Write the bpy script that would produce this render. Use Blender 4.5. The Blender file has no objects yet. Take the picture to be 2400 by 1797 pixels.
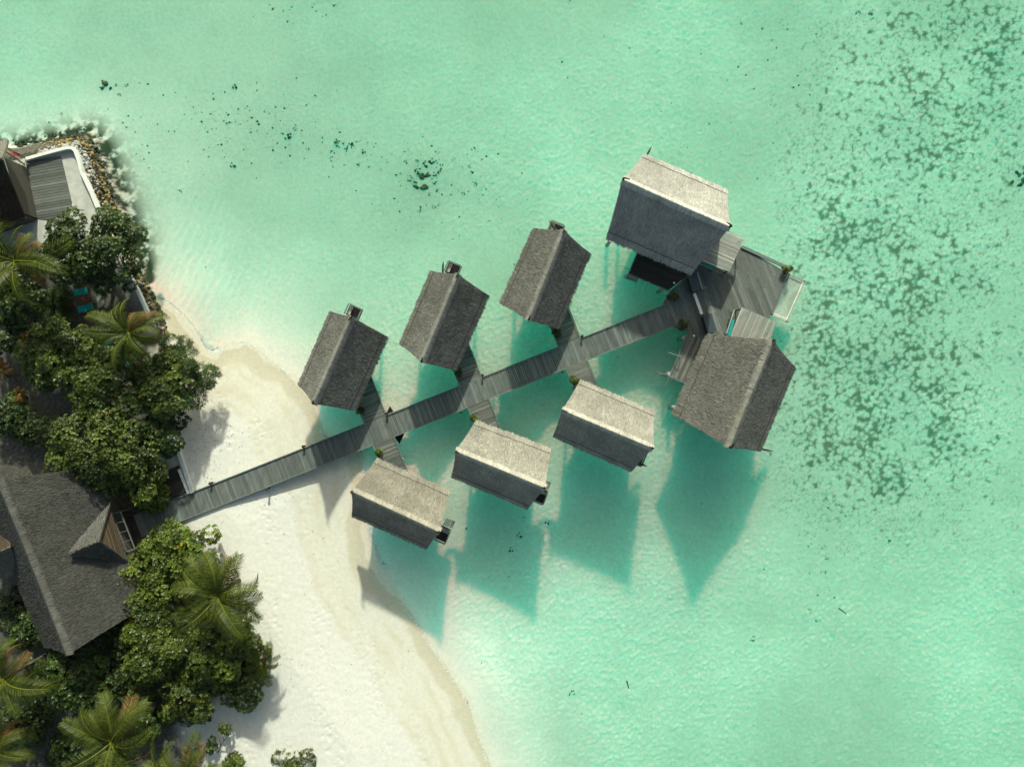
import bpy, math, random
import numpy as np
from mathutils import Vector, Matrix, Euler

# ------------------------------------------------------------------ camera, sky, sun, exposure
scene = bpy.context.scene
H = 72.0            # drone height above the water
F = 1622.0          # focal length in pixels of the 2400 px wide photograph
cam_d = bpy.data.cameras.new('camera')
cam_d.sensor_width = 36.0
cam_d.lens = 36.0 * F / 2400.0
cam_d.clip_end = 5000.0
cam = bpy.data.objects.new('camera', cam_d)
scene.collection.objects.link(cam)
cam.location = (0, 0, H)
cam.rotation_euler = (0, 0, 0)
scene.camera = cam

SUN_EL = math.radians(30.0)
SUN_AZ = math.radians(2.5)       # clockwise from +Y (image top)
world = bpy.data.worlds.new('World')
scene.world = world
world.use_nodes = True
wn = world.node_tree
wn.nodes.clear()
sky = wn.nodes.new('ShaderNodeTexSky')
sky.sky_type = 'NISHITA'
sky.sun_disc = False
sky.sun_elevation = SUN_EL
sky.sun_rotation = SUN_AZ
sky.air_density = 1.0
sky.dust_density = 3.5
sky.ozone_density = 0.4
bg = wn.nodes.new('ShaderNodeBackground')
bg.inputs['Strength'].default_value = 0.108
wo = wn.nodes.new('ShaderNodeOutputWorld')
wn.links.new(sky.outputs[0], bg.inputs[0])
wn.links.new(bg.outputs[0], wo.inputs[0])

sun_d = bpy.data.lights.new('sun', 'SUN')
sun_d.energy = 3.7
sun_d.angle = math.radians(1.8)
sun_d.color = (1.0, 0.985, 0.975)
sun = bpy.data.objects.new('sun', sun_d)
scene.collection.objects.link(sun)
to_sun = Vector((math.sin(SUN_AZ) * math.cos(SUN_EL), math.cos(SUN_AZ) * math.cos(SUN_EL), math.sin(SUN_EL)))
sun.rotation_euler = to_sun.to_track_quat('Z', 'Y').to_euler()
sun.location = (0, 0, 60)

scene.view_settings.view_transform = 'Standard'
scene.view_settings.look = 'None'
scene.view_settings.exposure = 0.37
scene.view_settings.use_white_balance = True      # the photograph's slightly green-warm white balance
scene.view_settings.white_balance_temperature = 7000
scene.view_settings.white_balance_tint = -11
scene.view_settings.gamma = 1.0
scene.cycles.use_denoising = True
scene.cycles.max_bounces = 6
scene.cycles.diffuse_bounces = 3
scene.cycles.transparent_max_bounces = 12

# ------------------------------------------------------------------ helpers
col = scene.collection
rnd = random.Random(7)
UP = Vector((0, 0, 1))


def W(px, py, z=0.0):
    """photograph pixel at height z -> world point"""
    k = (H - z) / F
    return Vector(((px - 1200.0) * k, -(py - 898.5) * k, z))


def tag(o, label=None, cat=None, group=None, kind=None):
    if label: o['label'] = label
    if cat: o['category'] = cat
    if group: o['group'] = group
    if kind: o['kind'] = kind
    return o


def empty(name, loc, label=None, cat=None, group=None):
    o = bpy.data.objects.new(name, None)
    o.empty_display_size = 0.3
    col.objects.link(o)
    o.location = loc
    return tag(o, label, cat, group)


def wloc(o):
    v = Vector((0, 0, 0))
    while o is not None:
        v = v + Vector(o.location)
        o = o.parent
    return v


def copy_tree(o, parent=None):
    c = o.copy()
    col.objects.link(c)
    c.parent = parent
    for ch in list(o.children):
        copy_tree(ch, c)
    return c


class MB:
    def __init__(self):
        self.v = []; self.f = []; self.c = []

    def add(self, vs, fs, tint=None):
        b = len(self.v)
        self.v += [tuple(p) for p in vs]
        self.f += [tuple(i + b for i in q) for q in fs]
        if tint is not None:
            self.c += [tint] * len(vs)

    def box(self, c, ax, ay, az):
        """centre and three half-axis vectors"""
        c, ax, ay, az = Vector(c), Vector(ax), Vector(ay), Vector(az)
        vs = [c + sx * ax + sy * ay + sz * az for sz in (-1, 1) for sy in (-1, 1) for sx in (-1, 1)]
        self.add(vs, [(0, 2, 3, 1), (4, 5, 7, 6), (0, 1, 5, 4), (2, 6, 7, 3), (0, 4, 6, 2), (1, 3, 7, 5)])

    def bar(self, p, q, w, h, up=UP):
        p, q = Vector(p), Vector(q)
        d = q - p
        s = d.cross(up).normalized()
        u = s.cross(d).normalized()
        self.box((p + q) / 2, d / 2, s * w / 2, u * h / 2)

    def prism(self, poly, z0, z1):
        """poly: list of xy, counter-clockwise or not"""
        n = len(poly)
        a = sum(poly[i][0] * poly[(i + 1) % n][1] - poly[(i + 1) % n][0] * poly[i][1] for i in range(n))
        if a < 0: poly = poly[::-1]
        vs = [(p[0], p[1], z0) for p in poly] + [(p[0], p[1], z1) for p in poly]
        fs = [tuple(range(n - 1, -1, -1)), tuple(range(n, 2 * n))]
        fs += [(i, (i + 1) % n, n + (i + 1) % n, n + i) for i in range(n)]
        self.add(vs, fs)

    def tube(self, path, r, n=6, cap=True):
        path = [Vector(p) for p in path]
        m = len(path)
        rs = r if isinstance(r, (list, tuple)) else [r] * m
        vs = []; fs = []
        ref = None
        for i, p in enumerate(path):
            d = (path[min(i + 1, m - 1)] - path[max(i - 1, 0)]).normalized()
            if ref is None:
                ref = Vector((1, 0, 0)) if abs(d.x) < 0.8 else Vector((0, 1, 0))
            s = d.cross(ref).normalized(); t = d.cross(s).normalized()
            for k in range(n):
                a = 2 * math.pi * k / n
                vs.append(p + (s * math.cos(a) + t * math.sin(a)) * rs[i])
        for i in range(m - 1):
            for k in range(n):
                fs.append((i * n + k, i * n + (k + 1) % n, (i + 1) * n + (k + 1) % n, (i + 1) * n + k))
        if cap:
            fs.append(tuple(range(n - 1, -1, -1)))
            fs.append(tuple(range((m - 1) * n, m * n)))
        self.add(vs, fs)

    def mesh(self, name, mat, off=Vector((0, 0, 0)), smooth=False):
        me = bpy.data.meshes.new(name)
        vs = np.array(self.v, dtype=np.float64).reshape(-1, 3) - np.array(off)
        if isinstance(self.f, np.ndarray):
            f = self.f
            me.vertices.add(len(vs)); me.vertices.foreach_set('co', vs.astype(np.float32).ravel())
            me.loops.add(f.size); me.loops.foreach_set('vertex_index', f.ravel().astype(np.int32))
            me.polygons.add(len(f))
            me.polygons.foreach_set('loop_start', (np.arange(len(f)) * f.shape[1]).astype(np.int32))
            me.polygons.foreach_set('loop_total', np.full(len(f), f.shape[1], np.int32))
            me.update(calc_edges=True)
        else:
            me.from_pydata(vs.tolist(), [], self.f)
        if len(self.c) and len(self.c) == len(self.v):
            at = me.color_attributes.new('tint', 'FLOAT_COLOR', 'POINT')
            c = np.ones((len(self.v), 4), dtype=np.float32)
            c[:, :3] = np.array(self.c, dtype=np.float32).reshape(len(self.c), -1)
            at.data.foreach_set('color', c.ravel())
        if smooth:
            me.polygons.foreach_set('use_smooth', np.ones(len(me.polygons), bool))
        me.materials.append(mat)
        me.update()
        return me

    def build(self, name, mat, parent=None, smooth=False, loc=None):
        off = wloc(parent) if parent is not None else (Vector(loc) if loc is not None else Vector((0, 0, 0)))
        me = self.mesh(name, mat, off, smooth)
        o = bpy.data.objects.new(name, me)
        col.objects.link(o)
        if parent is not None:
            o.parent = parent
        else:
            o.location = off
        return o


# ------------------------------------------------------------------ materials
def new_mat(name):
    m = bpy.data.materials.new(name)
    m.use_nodes = True
    nt = m.node_tree
    bs = nt.nodes['Principled BSDF']
    return m, nt, bs


def nn(nt, typ, **kw):
    n = nt.nodes.new(typ)
    for k, v in kw.items():
        if k in n.inputs: n.inputs[k].default_value = v
        else: setattr(n, k, v)
    return n


def ramp(nt, fac, stops):
    r = nt.nodes.new('ShaderNodeValToRGB')
    while len(r.color_ramp.elements) < len(stops): r.color_ramp.elements.new(0.5)
    for e, (p, c) in zip(r.color_ramp.elements, stops):
        e.position = p
        e.color = (c[0], c[1], c[2], 1) if isinstance(c, (tuple, list)) else (c, c, c, 1)
    nt.links.new(fac, r.inputs[0])
    return r.outputs[0]


def mixc(nt, fac, a, b, blend='MIX'):
    m = nt.nodes.new('ShaderNodeMix')
    m.data_type = 'RGBA'; m.blend_type = blend
    for s, x in ((0, fac), (6, a), (7, b)):
        if hasattr(x, 'node'): nt.links.new(x, m.inputs[s])
        elif isinstance(x, (tuple, list)): m.inputs[s].default_value = (x[0], x[1], x[2], 1)
        else: m.inputs[s].default_value = x
    return m.outputs[2]


def math_n(nt, op, a, b=0.0, c=None):
    m = nt.nodes.new('ShaderNodeMath'); m.operation = op
    for i, x in enumerate((a, b) if c is None else (a, b, c)):
        if hasattr(x, 'node'): nt.links.new(x, m.inputs[i])
        else: m.inputs[i].default_value = x
    return m.outputs[0]


def noise(nt, scale, detail=3, rough=0.55, vec=None, dist=0.0):
    n = nn(nt, 'ShaderNodeTexNoise')
    n.inputs['Scale'].default_value = scale; n.inputs['Detail'].default_value = detail
    n.inputs['Roughness'].default_value = rough; n.inputs['Distortion'].default_value = dist
    if vec is not None: nt.links.new(vec, n.inputs['Vector'])
    return n.outputs[0]


def bump(nt, h, strength, dist, bs, normal=None):
    b = nn(nt, 'ShaderNodeBump')
    b.inputs['Strength'].default_value = strength; b.inputs['Distance'].default_value = dist
    nt.links.new(h, b.inputs['Height'])
    if normal is not None: nt.links.new(normal, b.inputs['Normal'])
    if bs is not None: nt.links.new(b.outputs[0], bs.inputs['Normal'])
    return b.outputs[0]


def geo_pos(nt):
    return nn(nt, 'ShaderNodeNewGeometry').outputs['Position']


def scaled(nt, vec, s, rot=0.0):
    m = nn(nt, 'ShaderNodeMapping')
    m.inputs['Scale'].default_value = s
    m.inputs['Rotation'].default_value = (0, 0, rot)
    nt.links.new(vec, m.inputs[0])
    return m.outputs[0]


def wood_mat(name, base, var=0.35, stretch_rot=0.0, rough=0.8, tone=None):
    """weathered board: every board its own tone, streaky grain along the object's own x"""
    m, nt, bs = new_mat(name)
    tc = nn(nt, 'ShaderNodeTexCoord').outputs['Object']
    oi = nn(nt, 'ShaderNodeObjectInfo')
    loc = nn(nt, 'ShaderNodeVectorMath', operation='ADD')
    nt.links.new(tc, loc.inputs[0]); nt.links.new(oi.outputs['Location'], loc.inputs[1])
    g = noise(nt, 1.0, 4, 0.65, scaled(nt, loc.outputs[0], (1.2, 14, 14)))
    blot = noise(nt, 0.7, 3, 0.6, geo_pos(nt))
    r = oi.outputs['Random']
    rr = ramp(nt, r, [(0.0, 1 - var), (0.55, 1.0), (0.85, 1.0 + var * 0.5), (1.0, 1.0 + var * 2.0)])
    tone = tone or (base[0] * 0.88, base[1] * 0.98, base[2] * 1.0)
    c = mixc(nt, ramp(nt, blot, [(0.38, 0.0), (0.62, 1.0)]), base, tone)
    c = mixc(nt, 1.0, c, rr, 'MULTIPLY')
    gg = ramp(nt, g, [(0.25, 0.6), (0.5, 1.0), (0.75, 1.3)])
    c = mixc(nt, 1.0, c, gg, 'MULTIPLY')
    nt.links.new(c, bs.inputs['Base Color'])
    bs.inputs['Roughness'].default_value = rough
    bs.inputs['Specular IOR Level'].default_value = 0.25
    bump(nt, g, 0.5, 0.01, bs)
    return m


def plain_mat(name, base, rough=0.7, nscale=3.0, var=0.15, spec=0.3, bumpd=0.0, metal=0.0):
    m, nt, bs = new_mat(name)
    n = noise(nt, nscale, 4, 0.6, geo_pos(nt))
    c = mixc(nt, ramp(nt, n, [(0.3, 0.0), (0.7, 1.0)]), tuple(x * (1 - var) for x in base), tuple(min(1, x * (1 + var)) for x in base))
    nt.links.new(c, bs.inputs['Base Color'])
    bs.inputs['Roughness'].default_value = rough
    bs.inputs['Specular IOR Level'].default_value = spec
    bs.inputs['Metallic'].default_value = metal
    if bumpd: bump(nt, noise(nt, nscale * 6, 4, 0.6, geo_pos(nt)), 0.6, bumpd, bs)
    return m


def thatch_mat(name, base):
    m, nt, bs = new_mat(name)
    at = nn(nt, 'ShaderNodeAttribute', attribute_name='tint')
    big = noise(nt, 0.55, 4, 0.6, geo_pos(nt))
    c = mixc(nt, ramp(nt, big, [(0.35, 0.0), (0.65, 1.0)]), tuple(x * 0.84 for x in base), tuple(x * 1.12 for x in base))
    st_n = noise(nt, 1.7, 4, 0.7, geo_pos(nt), 0.8)
    c = mixc(nt, ramp(nt, st_n, [(0.52, 0.0), (0.72, 0.55)]), c, tuple(x * 0.62 for x in base))
    c = mixc(nt, 1.0, c, at.outputs['Color'], 'MULTIPLY')
    nt.links.new(c, bs.inputs['Base Color'])
    bs.inputs['Roughness'].default_value = 0.9
    bs.inputs['Specular IOR Level'].default_value = 0.1
    return m


def leaf_mat(name, base, var=0.5, gloss=0.42, trans=0.25, spec=0.4):
    m, nt, bs = new_mat(name)
    at = nn(nt, 'ShaderNodeAttribute', attribute_name='tint')
    n = noise(nt, 0.8, 3, 0.6, geo_pos(nt))
    c = mixc(nt, ramp(nt, n, [(0.35, 0.0), (0.65, 1.0)]), tuple(x * (1 - var * 0.5) for x in base),
             (base[0] * (1 + var), base[1] * (1 + var * 0.7), base[2] * (1 + var * 0.2)))
    c = mixc(nt, 1.0, c, at.outputs['Color'], 'MULTIPLY')
    nt.links.new(c, bs.inputs['Base Color'])
    bs.inputs['Roughness'].default_value = gloss
    bs.inputs['Specular IOR Level'].default_value = spec
    tr = nn(nt, 'ShaderNodeBsdfTranslucent')
    nt.links.new(c, tr.inputs[0])
    mx = nn(nt, 'ShaderNodeMixShader'); mx.inputs[0].default_value = trans
    nt.links.new(bs.outputs[0], mx.inputs[1]); nt.links.new(tr.outputs[0], mx.inputs[2])
    nt.links.new(mx.outputs[0], nt.nodes['Material Output'].inputs[0])
    return m


M = {}
M['plank'] = wood_mat('weathered_boardwalk', (0.150, 0.153, 0.142), 0.26)
M['porch'] = wood_mat('weathered_porch', (0.140, 0.135, 0.120), 0.32)
M['deck'] = wood_mat('weathered_deck', (0.140, 0.140, 0.127), 0.24)
M['slat'] = wood_mat('bleached_slat', (0.34, 0.325, 0.285), 0.30)
M['beam'] = wood_mat('grey_beam', (0.16, 0.185, 0.168), 0.10)
M['dark_wood'] = wood_mat('dark_wood', (0.055, 0.045, 0.038), 0.2)
M['brown_wood'] = wood_mat('brown_wood', (0.085, 0.055, 0.035), 0.25)
M['wall_wood'] = wood_mat('hut_wall', (0.10, 0.085, 0.07), 0.15)
M['concrete'] = plain_mat('concrete', (0.50, 0.49, 0.45), 0.85, 1.5, 0.15, 0.2, 0.004)
M['white'] = plain_mat('white_paint', (0.78, 0.77, 0.73), 0.6, 2.0, 0.08)
M['pile'] = plain_mat('concrete_pile', (0.42, 0.41, 0.37), 0.85, 2.0, 0.3)
M['slate'] = plain_mat('slate_top', (0.055, 0.072, 0.080), 0.45, 2.0, 0.15)
M['horn'] = plain_mat('horn', (0.018, 0.014, 0.012), 0.6)
M['rope'] = plain_mat('dark_rope', (0.045, 0.038, 0.032), 0.9)
M['turq'] = plain_mat('turquoise_fabric', (0.03, 0.34, 0.33), 0.8, 8, 0.1)
M['rope_white'] = plain_mat('white_rope', (0.72, 0.70, 0.62), 0.9)
M['net'] = plain_mat('pale_net', (0.42, 0.50, 0.42), 0.9)
M['black'] = plain_mat('black_rubber', (0.010, 0.011, 0.010), 0.8, 3, 0.3)
M['globe'] = plain_mat('white_globe', (0.82, 0.81, 0.78), 0.3)
M['pot'] = plain_mat('clay_pot', (0.08, 0.055, 0.04), 0.7)
M['metal'] = plain_mat('pale_metal', (0.15, 0.15, 0.145), 0.45, 2, 0.1, 0.5)
M['red'] = plain_mat('red_cloth', (0.32, 0.03, 0.025), 0.8)
M['bark'] = plain_mat('bark', (0.12, 0.095, 0.075), 0.9, 4, 0.3)
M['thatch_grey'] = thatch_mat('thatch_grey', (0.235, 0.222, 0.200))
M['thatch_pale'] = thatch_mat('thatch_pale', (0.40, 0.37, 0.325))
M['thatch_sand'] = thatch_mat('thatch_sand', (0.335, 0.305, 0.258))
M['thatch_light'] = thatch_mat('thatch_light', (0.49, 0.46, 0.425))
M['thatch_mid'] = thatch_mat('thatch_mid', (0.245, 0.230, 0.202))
M['thatch_dark'] = thatch_mat('thatch_dark', (0.108, 0.103, 0.095))
M['thatch_brown_shade'] = thatch_mat('thatch_brown_shade', (0.085, 0.065, 0.048))  # brown thatch darkened: shade put into the colour of one roof side
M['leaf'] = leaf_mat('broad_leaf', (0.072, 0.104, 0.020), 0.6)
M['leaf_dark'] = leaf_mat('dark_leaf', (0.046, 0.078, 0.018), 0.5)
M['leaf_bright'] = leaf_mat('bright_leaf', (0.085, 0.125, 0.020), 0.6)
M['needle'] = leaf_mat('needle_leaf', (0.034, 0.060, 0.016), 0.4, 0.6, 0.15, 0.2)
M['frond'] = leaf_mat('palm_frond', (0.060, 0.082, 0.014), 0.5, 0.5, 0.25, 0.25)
M['frond_gold'] = leaf_mat('golden_frond', (0.13, 0.070, 0.012), 0.5, 0.5, 0.25, 0.25)
M['rachis'] = plain_mat('frond_rib', (0.22, 0.22, 0.05), 0.5)

# ------------------------------------------------------------------ terrain: seabed, beach and island as one sheet
SHORE = [(-900, 330), (-300, 352), (40, 348), (130, 327), (200, 316), (226, 345), (246, 400), (270, 470), (290, 530), (310, 585),
         (330, 640), (362, 690),
         (400, 712), (430, 737), (458, 772), (480, 812), (500, 822), (530, 806), (578, 803), (625, 838), (690, 892), (722, 930),
         (742, 985), (757, 1022), (800, 1040), (846, 1056), (842, 1110), (846, 1180), (858, 1240), (886, 1322), (930, 1400),
         (985, 1480), (1042, 1560), (1092, 1640), (1142, 1790), (1195, 2000), (1500, 3200), (2500, 9000), (-9000, 9000), (-9000, 330)]
SH = np.array([W(x, y, 0)[:2] for x, y in SHORE])
N_REV = 11   # first segments are the rock revetment


def seg_dist(P, a, b):
    d = b - a
    t = np.clip(((P - a) @ d) / (d @ d), 0, 1)
    return np.linalg.norm(P - (a + t[:, None] * d), axis=1)


def inside(P, poly):
    x, y = P[:, 0], P[:, 1]
    r = np.zeros(len(P), bool)
    n = len(poly)
    for i in range(n):
        x1, y1 = poly[i]; x2, y2 = poly[(i + 1) % n]
        c = ((y1 > y) != (y2 > y))
        with np.errstate(divide='ignore', invalid='ignore'):
            xi = (x2 - x1) * (y - y1) / (y2 - y1) + x1
        r ^= c & (x < xi)
    return r


def sstep(x, a, b):
    t = np.clip((x - a) / (b - a), 0, 1)
    return t * t * (3 - 2 * t)


def wavy(P, seed, scale, octaves=3):
    """cheap smooth pseudo noise from sums of sines"""
    rs = np.random.RandomState(seed)
    out = np.zeros(len(P)); amp = 1.0; tot = 0
    for o in range(octaves):
        for k in range(4):
            a = rs.rand() * 6.283; ph = rs.rand() * 6.283; f = (0.7 + 0.6 * rs.rand()) / scale * 2 ** o
            out += amp * np.sin((P[:, 0] * math.cos(a) + P[:, 1] * math.sin(a)) * f + ph) / 4
        tot += amp; amp *= 0.55
    return out / tot


def vnoise(x, y, seed):
    """2d gradient noise, about -1..1"""
    rs = np.random.RandomState(seed)
    perm = rs.permutation(512); ang = rs.rand(512) * 2 * math.pi
    gx, gy = np.cos(ang), np.sin(ang)
    xi = np.floor(x).astype(np.int64); yi = np.floor(y).astype(np.int64)
    fx = x - xi; fy = y - yi

    def g(i, j, dx, dy):
        h = perm[(perm[i & 511] + j) & 511]
        return gx[h] * dx + gy[h] * dy
    u = fx * fx * fx * (fx * (fx * 6 - 15) + 10); v = fy * fy * fy * (fy * (fy * 6 - 15) + 10)
    a = g(xi, yi, fx, fy); b = g(xi + 1, yi, fx - 1, fy); c = g(xi, yi + 1, fx, fy - 1); d = g(xi + 1, yi + 1, fx - 1, fy - 1)
    return 1.5 * ((a * (1 - u) + b * u) * (1 - v) + (c * (1 - u) + d * u) * v)


def fbm(x, y, seed, octaves=4, rough=0.55):
    out = 0; amp = 1.0; tot = 0
    for o in range(octaves):
        out = out + amp * vnoise(x * 2 ** o + 17.3 * o, y * 2 ** o - 9.1 * o, seed + o); tot += amp; amp *= rough
    return out / tot


def worley(x, y, seed):
    """distance to the nearest feature point (F1) and second nearest (F2)"""
    rs = np.random.RandomState(seed)
    px, py = rs.rand(4096), rs.rand(4096)
    perm = rs.permutation(4096)
    xi = np.floor(x).astype(np.int64); yi = np.floor(y).astype(np.int64)
    f1 = np.full(x.shape, 9.0); f2 = np.full(x.shape, 9.0)
    for dx in (-1, 0, 1):
        for dy in (-1, 0, 1):
            h = perm[(perm[(xi + dx) & 4095] + yi + dy) & 4095]
            d = np.hypot(xi + dx + px[h] - x, yi + dy + py[h] - y)
            f2 = np.minimum(f2, np.maximum(f1, d)); f1 = np.minimum(f1, d)
    return f1, f2


def terrain_fields(P):
    n = len(SH)
    d_rev = np.full(len(P), 1e9); d_all = np.full(len(P), 1e9)
    for i in range(n):
        d = seg_dist(P, SH[i], SH[(i + 1) % n])
        d_all = np.minimum(d_all, d)
        if i < N_REV: d_rev = np.minimum(d_rev, d)
    d_be = np.full(len(P), 1e9)
    for i in range(N_REV, n):
        d_be = np.minimum(d_be, seg_dist(P, SH[i], SH[(i + 1) % n]))
    ins = inside(P, SH)
    wr = sstep((d_be - d_rev) / (d_be + d_rev + 1.5), -0.15, 0.55)          # 1 near the revetment
    land = np.minimum(1.05, 0.085 * d_all) * (1 - wr) + np.minimum(1.05, 0.9 * d_all) * wr
    soft = 1.9 * (1 - np.exp(-(d_all / 7.0) ** 1.1))
    hard = 0.55 * np.minimum(1, d_all / 0.6) + 1.25 * (1 - np.exp(-d_all / 5.0))
    north = sstep(P[:, 1], 10, 24) * sstep(-P[:, 0], 8, 30)
    sea = (soft * (1 - wr) + hard * wr) * (1 - 0.06 * north)
    z = np.where(ins, land, -sea)
    z = z + np.where(ins, 0.02, 0.16 * sstep(sea, 0.2, 1.2)) * wavy(P, 3, 4.5)
    return z, ins, d_all, wr, sea


def axis_pts(lo, hi, step, far):
    a = list(np.arange(lo, hi + 1e-6, step))
    s = step; x = hi
    out = []
    while x < far:
        s *= 1.5; x += s; out.append(x)
    s = step; x = lo
    outl = []
    while x > -far:
        s *= 1.5; x -= s; outl.append(x)
    return np.array(outl[::-1] + a + out)


xs = axis_pts(-55.5, 55.5, 0.135, 1600)
ys = axis_pts(-42, 42, 0.135, 1600)
GX, GY = np.meshgrid(xs, ys)
P2 = np.stack([GX.ravel(), GY.ravel()], 1)
TZ, INS, DALL, WREV, SEA = terrain_fields(P2)


def ground_z(x, y):
    return float(terrain_fields(np.array([[x, y]]))[0][0])


# seagrass density (gaussians given in photograph pixels)
def gauss(cx, cy, sx, sy, amp, rot=0.0):
    c = W(cx, cy, -1.8); k = (H + 1.8) / F
    dx = (P2[:, 0] - c.x); dy = (P2[:, 1] - c.y)
    ca, sa = math.cos(rot), math.sin(rot)
    u = (dx * ca + dy * sa) / (sx * k); v = (-dx * sa + dy * ca) / (sy * k)
    return amp * np.exp(-0.5 * (u * u + v * v))


grass = (gauss(1960, 690, 80, 170, 0.66) + gauss(1960, 860, 110, 140, 0.62) + gauss(1960, 1050, 95, 95, 0.66) + gauss(2150, 1010, 120, 130, 0.62)
         + gauss(2180, 800, 120, 160, 0.36) + gauss(2080, 420, 170, 170, 0.42) + gauss(1930, 440, 70, 130, 0.25) + gauss(2100, 650, 120, 90, 0.40)
         + gauss(2250, 60, 190, 130, 0.34) + gauss(2160, 200, 150, 140, 0.34) + gauss(2320, 360, 120, 200, 0.36) + gauss(2050, 1200, 170, 90, 0.28) + gauss(2330, 900, 130, 320, 0.24) + gauss(2000, 120, 220, 120, 0.18) + gauss(2360, 120, 120, 160, 0.22))
soil_line = np.array([W(x, y, 1.0)[:2] for x, y in [(300, 640), (360, 720), (395, 830), (400, 1000), (440, 1120), (470, 1230), (545, 1340), (600, 1480), (560, 1620), (450, 1700), (520, 1850), (520, 2600)]])
sl_y = soil_line[::-1, 1]; sl_x = soil_line[::-1, 0]
inland = np.interp(P2[:, 1], sl_y, sl_x) - P2[:, 0]
soil = sstep(inland + 1.2 * wavy(P2, 9, 1.8), -0.3, 3.2) * INS
ripple = np.clip(gauss(470, 590, 80, 120, 1.0) + gauss(400, 640, 60, 60, 0.6) + gauss(560, 700, 80, 60, 0.5), 0, 1)
algae = np.exp(-(DALL / 1.9) ** 2) * sstep(WREV, 0.3, 0.9) * (~INS)

X, Y = P2[:, 0], P2[:, 1]
under = sstep(-TZ, -0.01, 0.18)
spread = sstep(-TZ, -0.22, 0.22)
# seagrass and rubble between pale pads of sand
wx = 0.35 * fbm(X * 1.3, Y * 1.3, 11, 3); wy = 0.35 * fbm(X * 1.3, Y * 1.3, 21, 3)
f1, f2 = worley((X + wx) * 1.70, (Y + wy) * 1.85, 5)
pads = f1 * 0.95 + 0.42 * fbm(X * 0.9, Y * 0.9, 31, 4, 0.6)
dens = np.clip(grass, 0, 0.95) * (0.80 + 0.75 * fbm(X * 0.22, Y * 0.22, 41, 3))
gm = (pads - 0.825 + 0.70 * dens + 0.34 * fbm(X * 2.6, Y * 2.6, 33, 3, 0.75)) * 1.5
gmask = 0.84 * sstep(gm, 0.0, 0.68) * sstep(grass, 0.02, 0.42) * under
f1s, _ = worley(X * 2.3 + wx * 2, Y * 2.3 + wy * 2, 6)
spots = sstep(-f1s, -0.26, -0.12) * sstep(fbm(X * 0.35, Y * 0.35, 51, 3) + 0.9 * np.clip(grass, 0, 0.5), 0.18, 0.42) * sstep(grass, 0.03, 0.2)
gmask = np.maximum(gmask, spots * 0.45 * under)
amask = np.clip(1.3 * algae, 0, 1) * sstep(fbm(X * 0.75, Y * 0.75, 61, 4, 0.65), -0.22, 0.05)
# relief: sand ripple, plus cell ridges shaped as a stand-in for caustic light
ca, sa = math.cos(0.5), math.sin(0.5)
RX, RY = X * ca + Y * sa, -X * sa + Y * ca
p1, p2 = worley(RX * 1.25 + 0.5 * fbm(X, Y, 71, 2), RY * 2.1 + 0.5 * fbm(X, Y, 72, 2), 7)
calm = (0.45 + 0.55 * sstep(fbm(X * 0.045, Y * 0.06, 75, 3), -0.35, 0.35)) * (0.45 + 0.55 * sstep(X - 0.4 * Y, -30, 10))
q1, q2 = worley(X * 2.3 + 0.8 * fbm(X * 0.8, Y * 0.8, 73, 2), Y * 2.3 + 0.8 * fbm(X * 0.8, Y * 0.8, 74, 2), 17)
relief = 0.105 * (p2 - p1) + 0.19 * (q2 - q1) + 0.25 * fbm(RX * 2.5, RY * 3.4, 81, 3, 0.75)
TZ = TZ + relief * sstep(-TZ, 0.05, 0.9) * calm
TZ = TZ + ripple * 0.055 * np.sin((X * 0.93 - Y * 0.36) * 7.5 + 2.6 * fbm(X * 0.35, Y * 0.35, 91, 2)) * under
dry = sstep(TZ, 0.22, 0.5) * (1 - soil)
ft1, _ = worley(X * 1.7 + 1.1 * fbm(X * 0.5, Y * 0.5, 93, 3), Y * 1.7 + 1.1 * fbm(X * 0.5, Y * 0.5, 94, 3), 8)
tracks = sstep(fbm((X * 0.9 + Y * 0.25) * 0.42, (Y * 0.9 - X * 0.25) * 0.09, 95, 3), -0.15, 0.45)
TZ = TZ - dry * (0.050 * sstep(-ft1, -0.30, -0.13) * tracks + 0.020 * fbm(X * 1.6, Y * 1.6, 96, 3))
sd = DALL + 1.1 * fbm(X * 0.16, Y * 0.16, 97, 4) + 0.35 * fbm(X * 0.9, Y * 0.5, 98, 3)
tide = (0.9 * np.exp(-((sd - 2.6) / 0.35) ** 2) + 0.75 * np.exp(-((sd - 4.4) / 0.5) ** 2) + 0.6 * np.exp(-((sd - 6.3) / 0.4) ** 2)) * INS * (1 - soil) * sstep(fbm(X * 0.3, Y * 0.12, 92, 3), -0.35, 0.25)
drift = 0.5 + 0.55 * fbm(X * 0.085, Y * 0.085, 99, 5, 0.6)

nx, ny = len(xs), len(ys)
idx = np.arange(nx * ny).reshape(ny, nx)
quads = np.stack([idx[:-1, :-1].ravel(), idx[:-1, 1:].ravel(), idx[1:, 1:].ravel(), idx[1:, :-1].ravel()], 1)
me = bpy.data.meshes.new('seabed_and_beach')
me.vertices.add(nx * ny)
me.vertices.foreach_set('co', np.stack([P2[:, 0], P2[:, 1], TZ], 1).astype(np.float32).ravel())
me.loops.add(quads.size)
me.loops.foreach_set('vertex_index', quads.ravel().astype(np.int32))
me.polygons.add(len(quads))
me.polygons.foreach_set('loop_start', (np.arange(len(quads)) * 4).astype(np.int32))
me.polygons.foreach_set('loop_total', np.full(len(quads), 4, np.int32))
me.update(calc_edges=True)
me.polygons.foreach_set('use_smooth', np.ones(len(quads), bool))
for nm, arr in (('grass', gmask), ('soil', soil), ('algae', amask), ('drift', drift), ('under', under), ('tide', tide), ('spread', spread * (1 - soil))):
    a = me.attributes.new(nm, 'FLOAT', 'POINT')
    a.data.foreach_set('value', arr.astype(np.float32))


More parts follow.
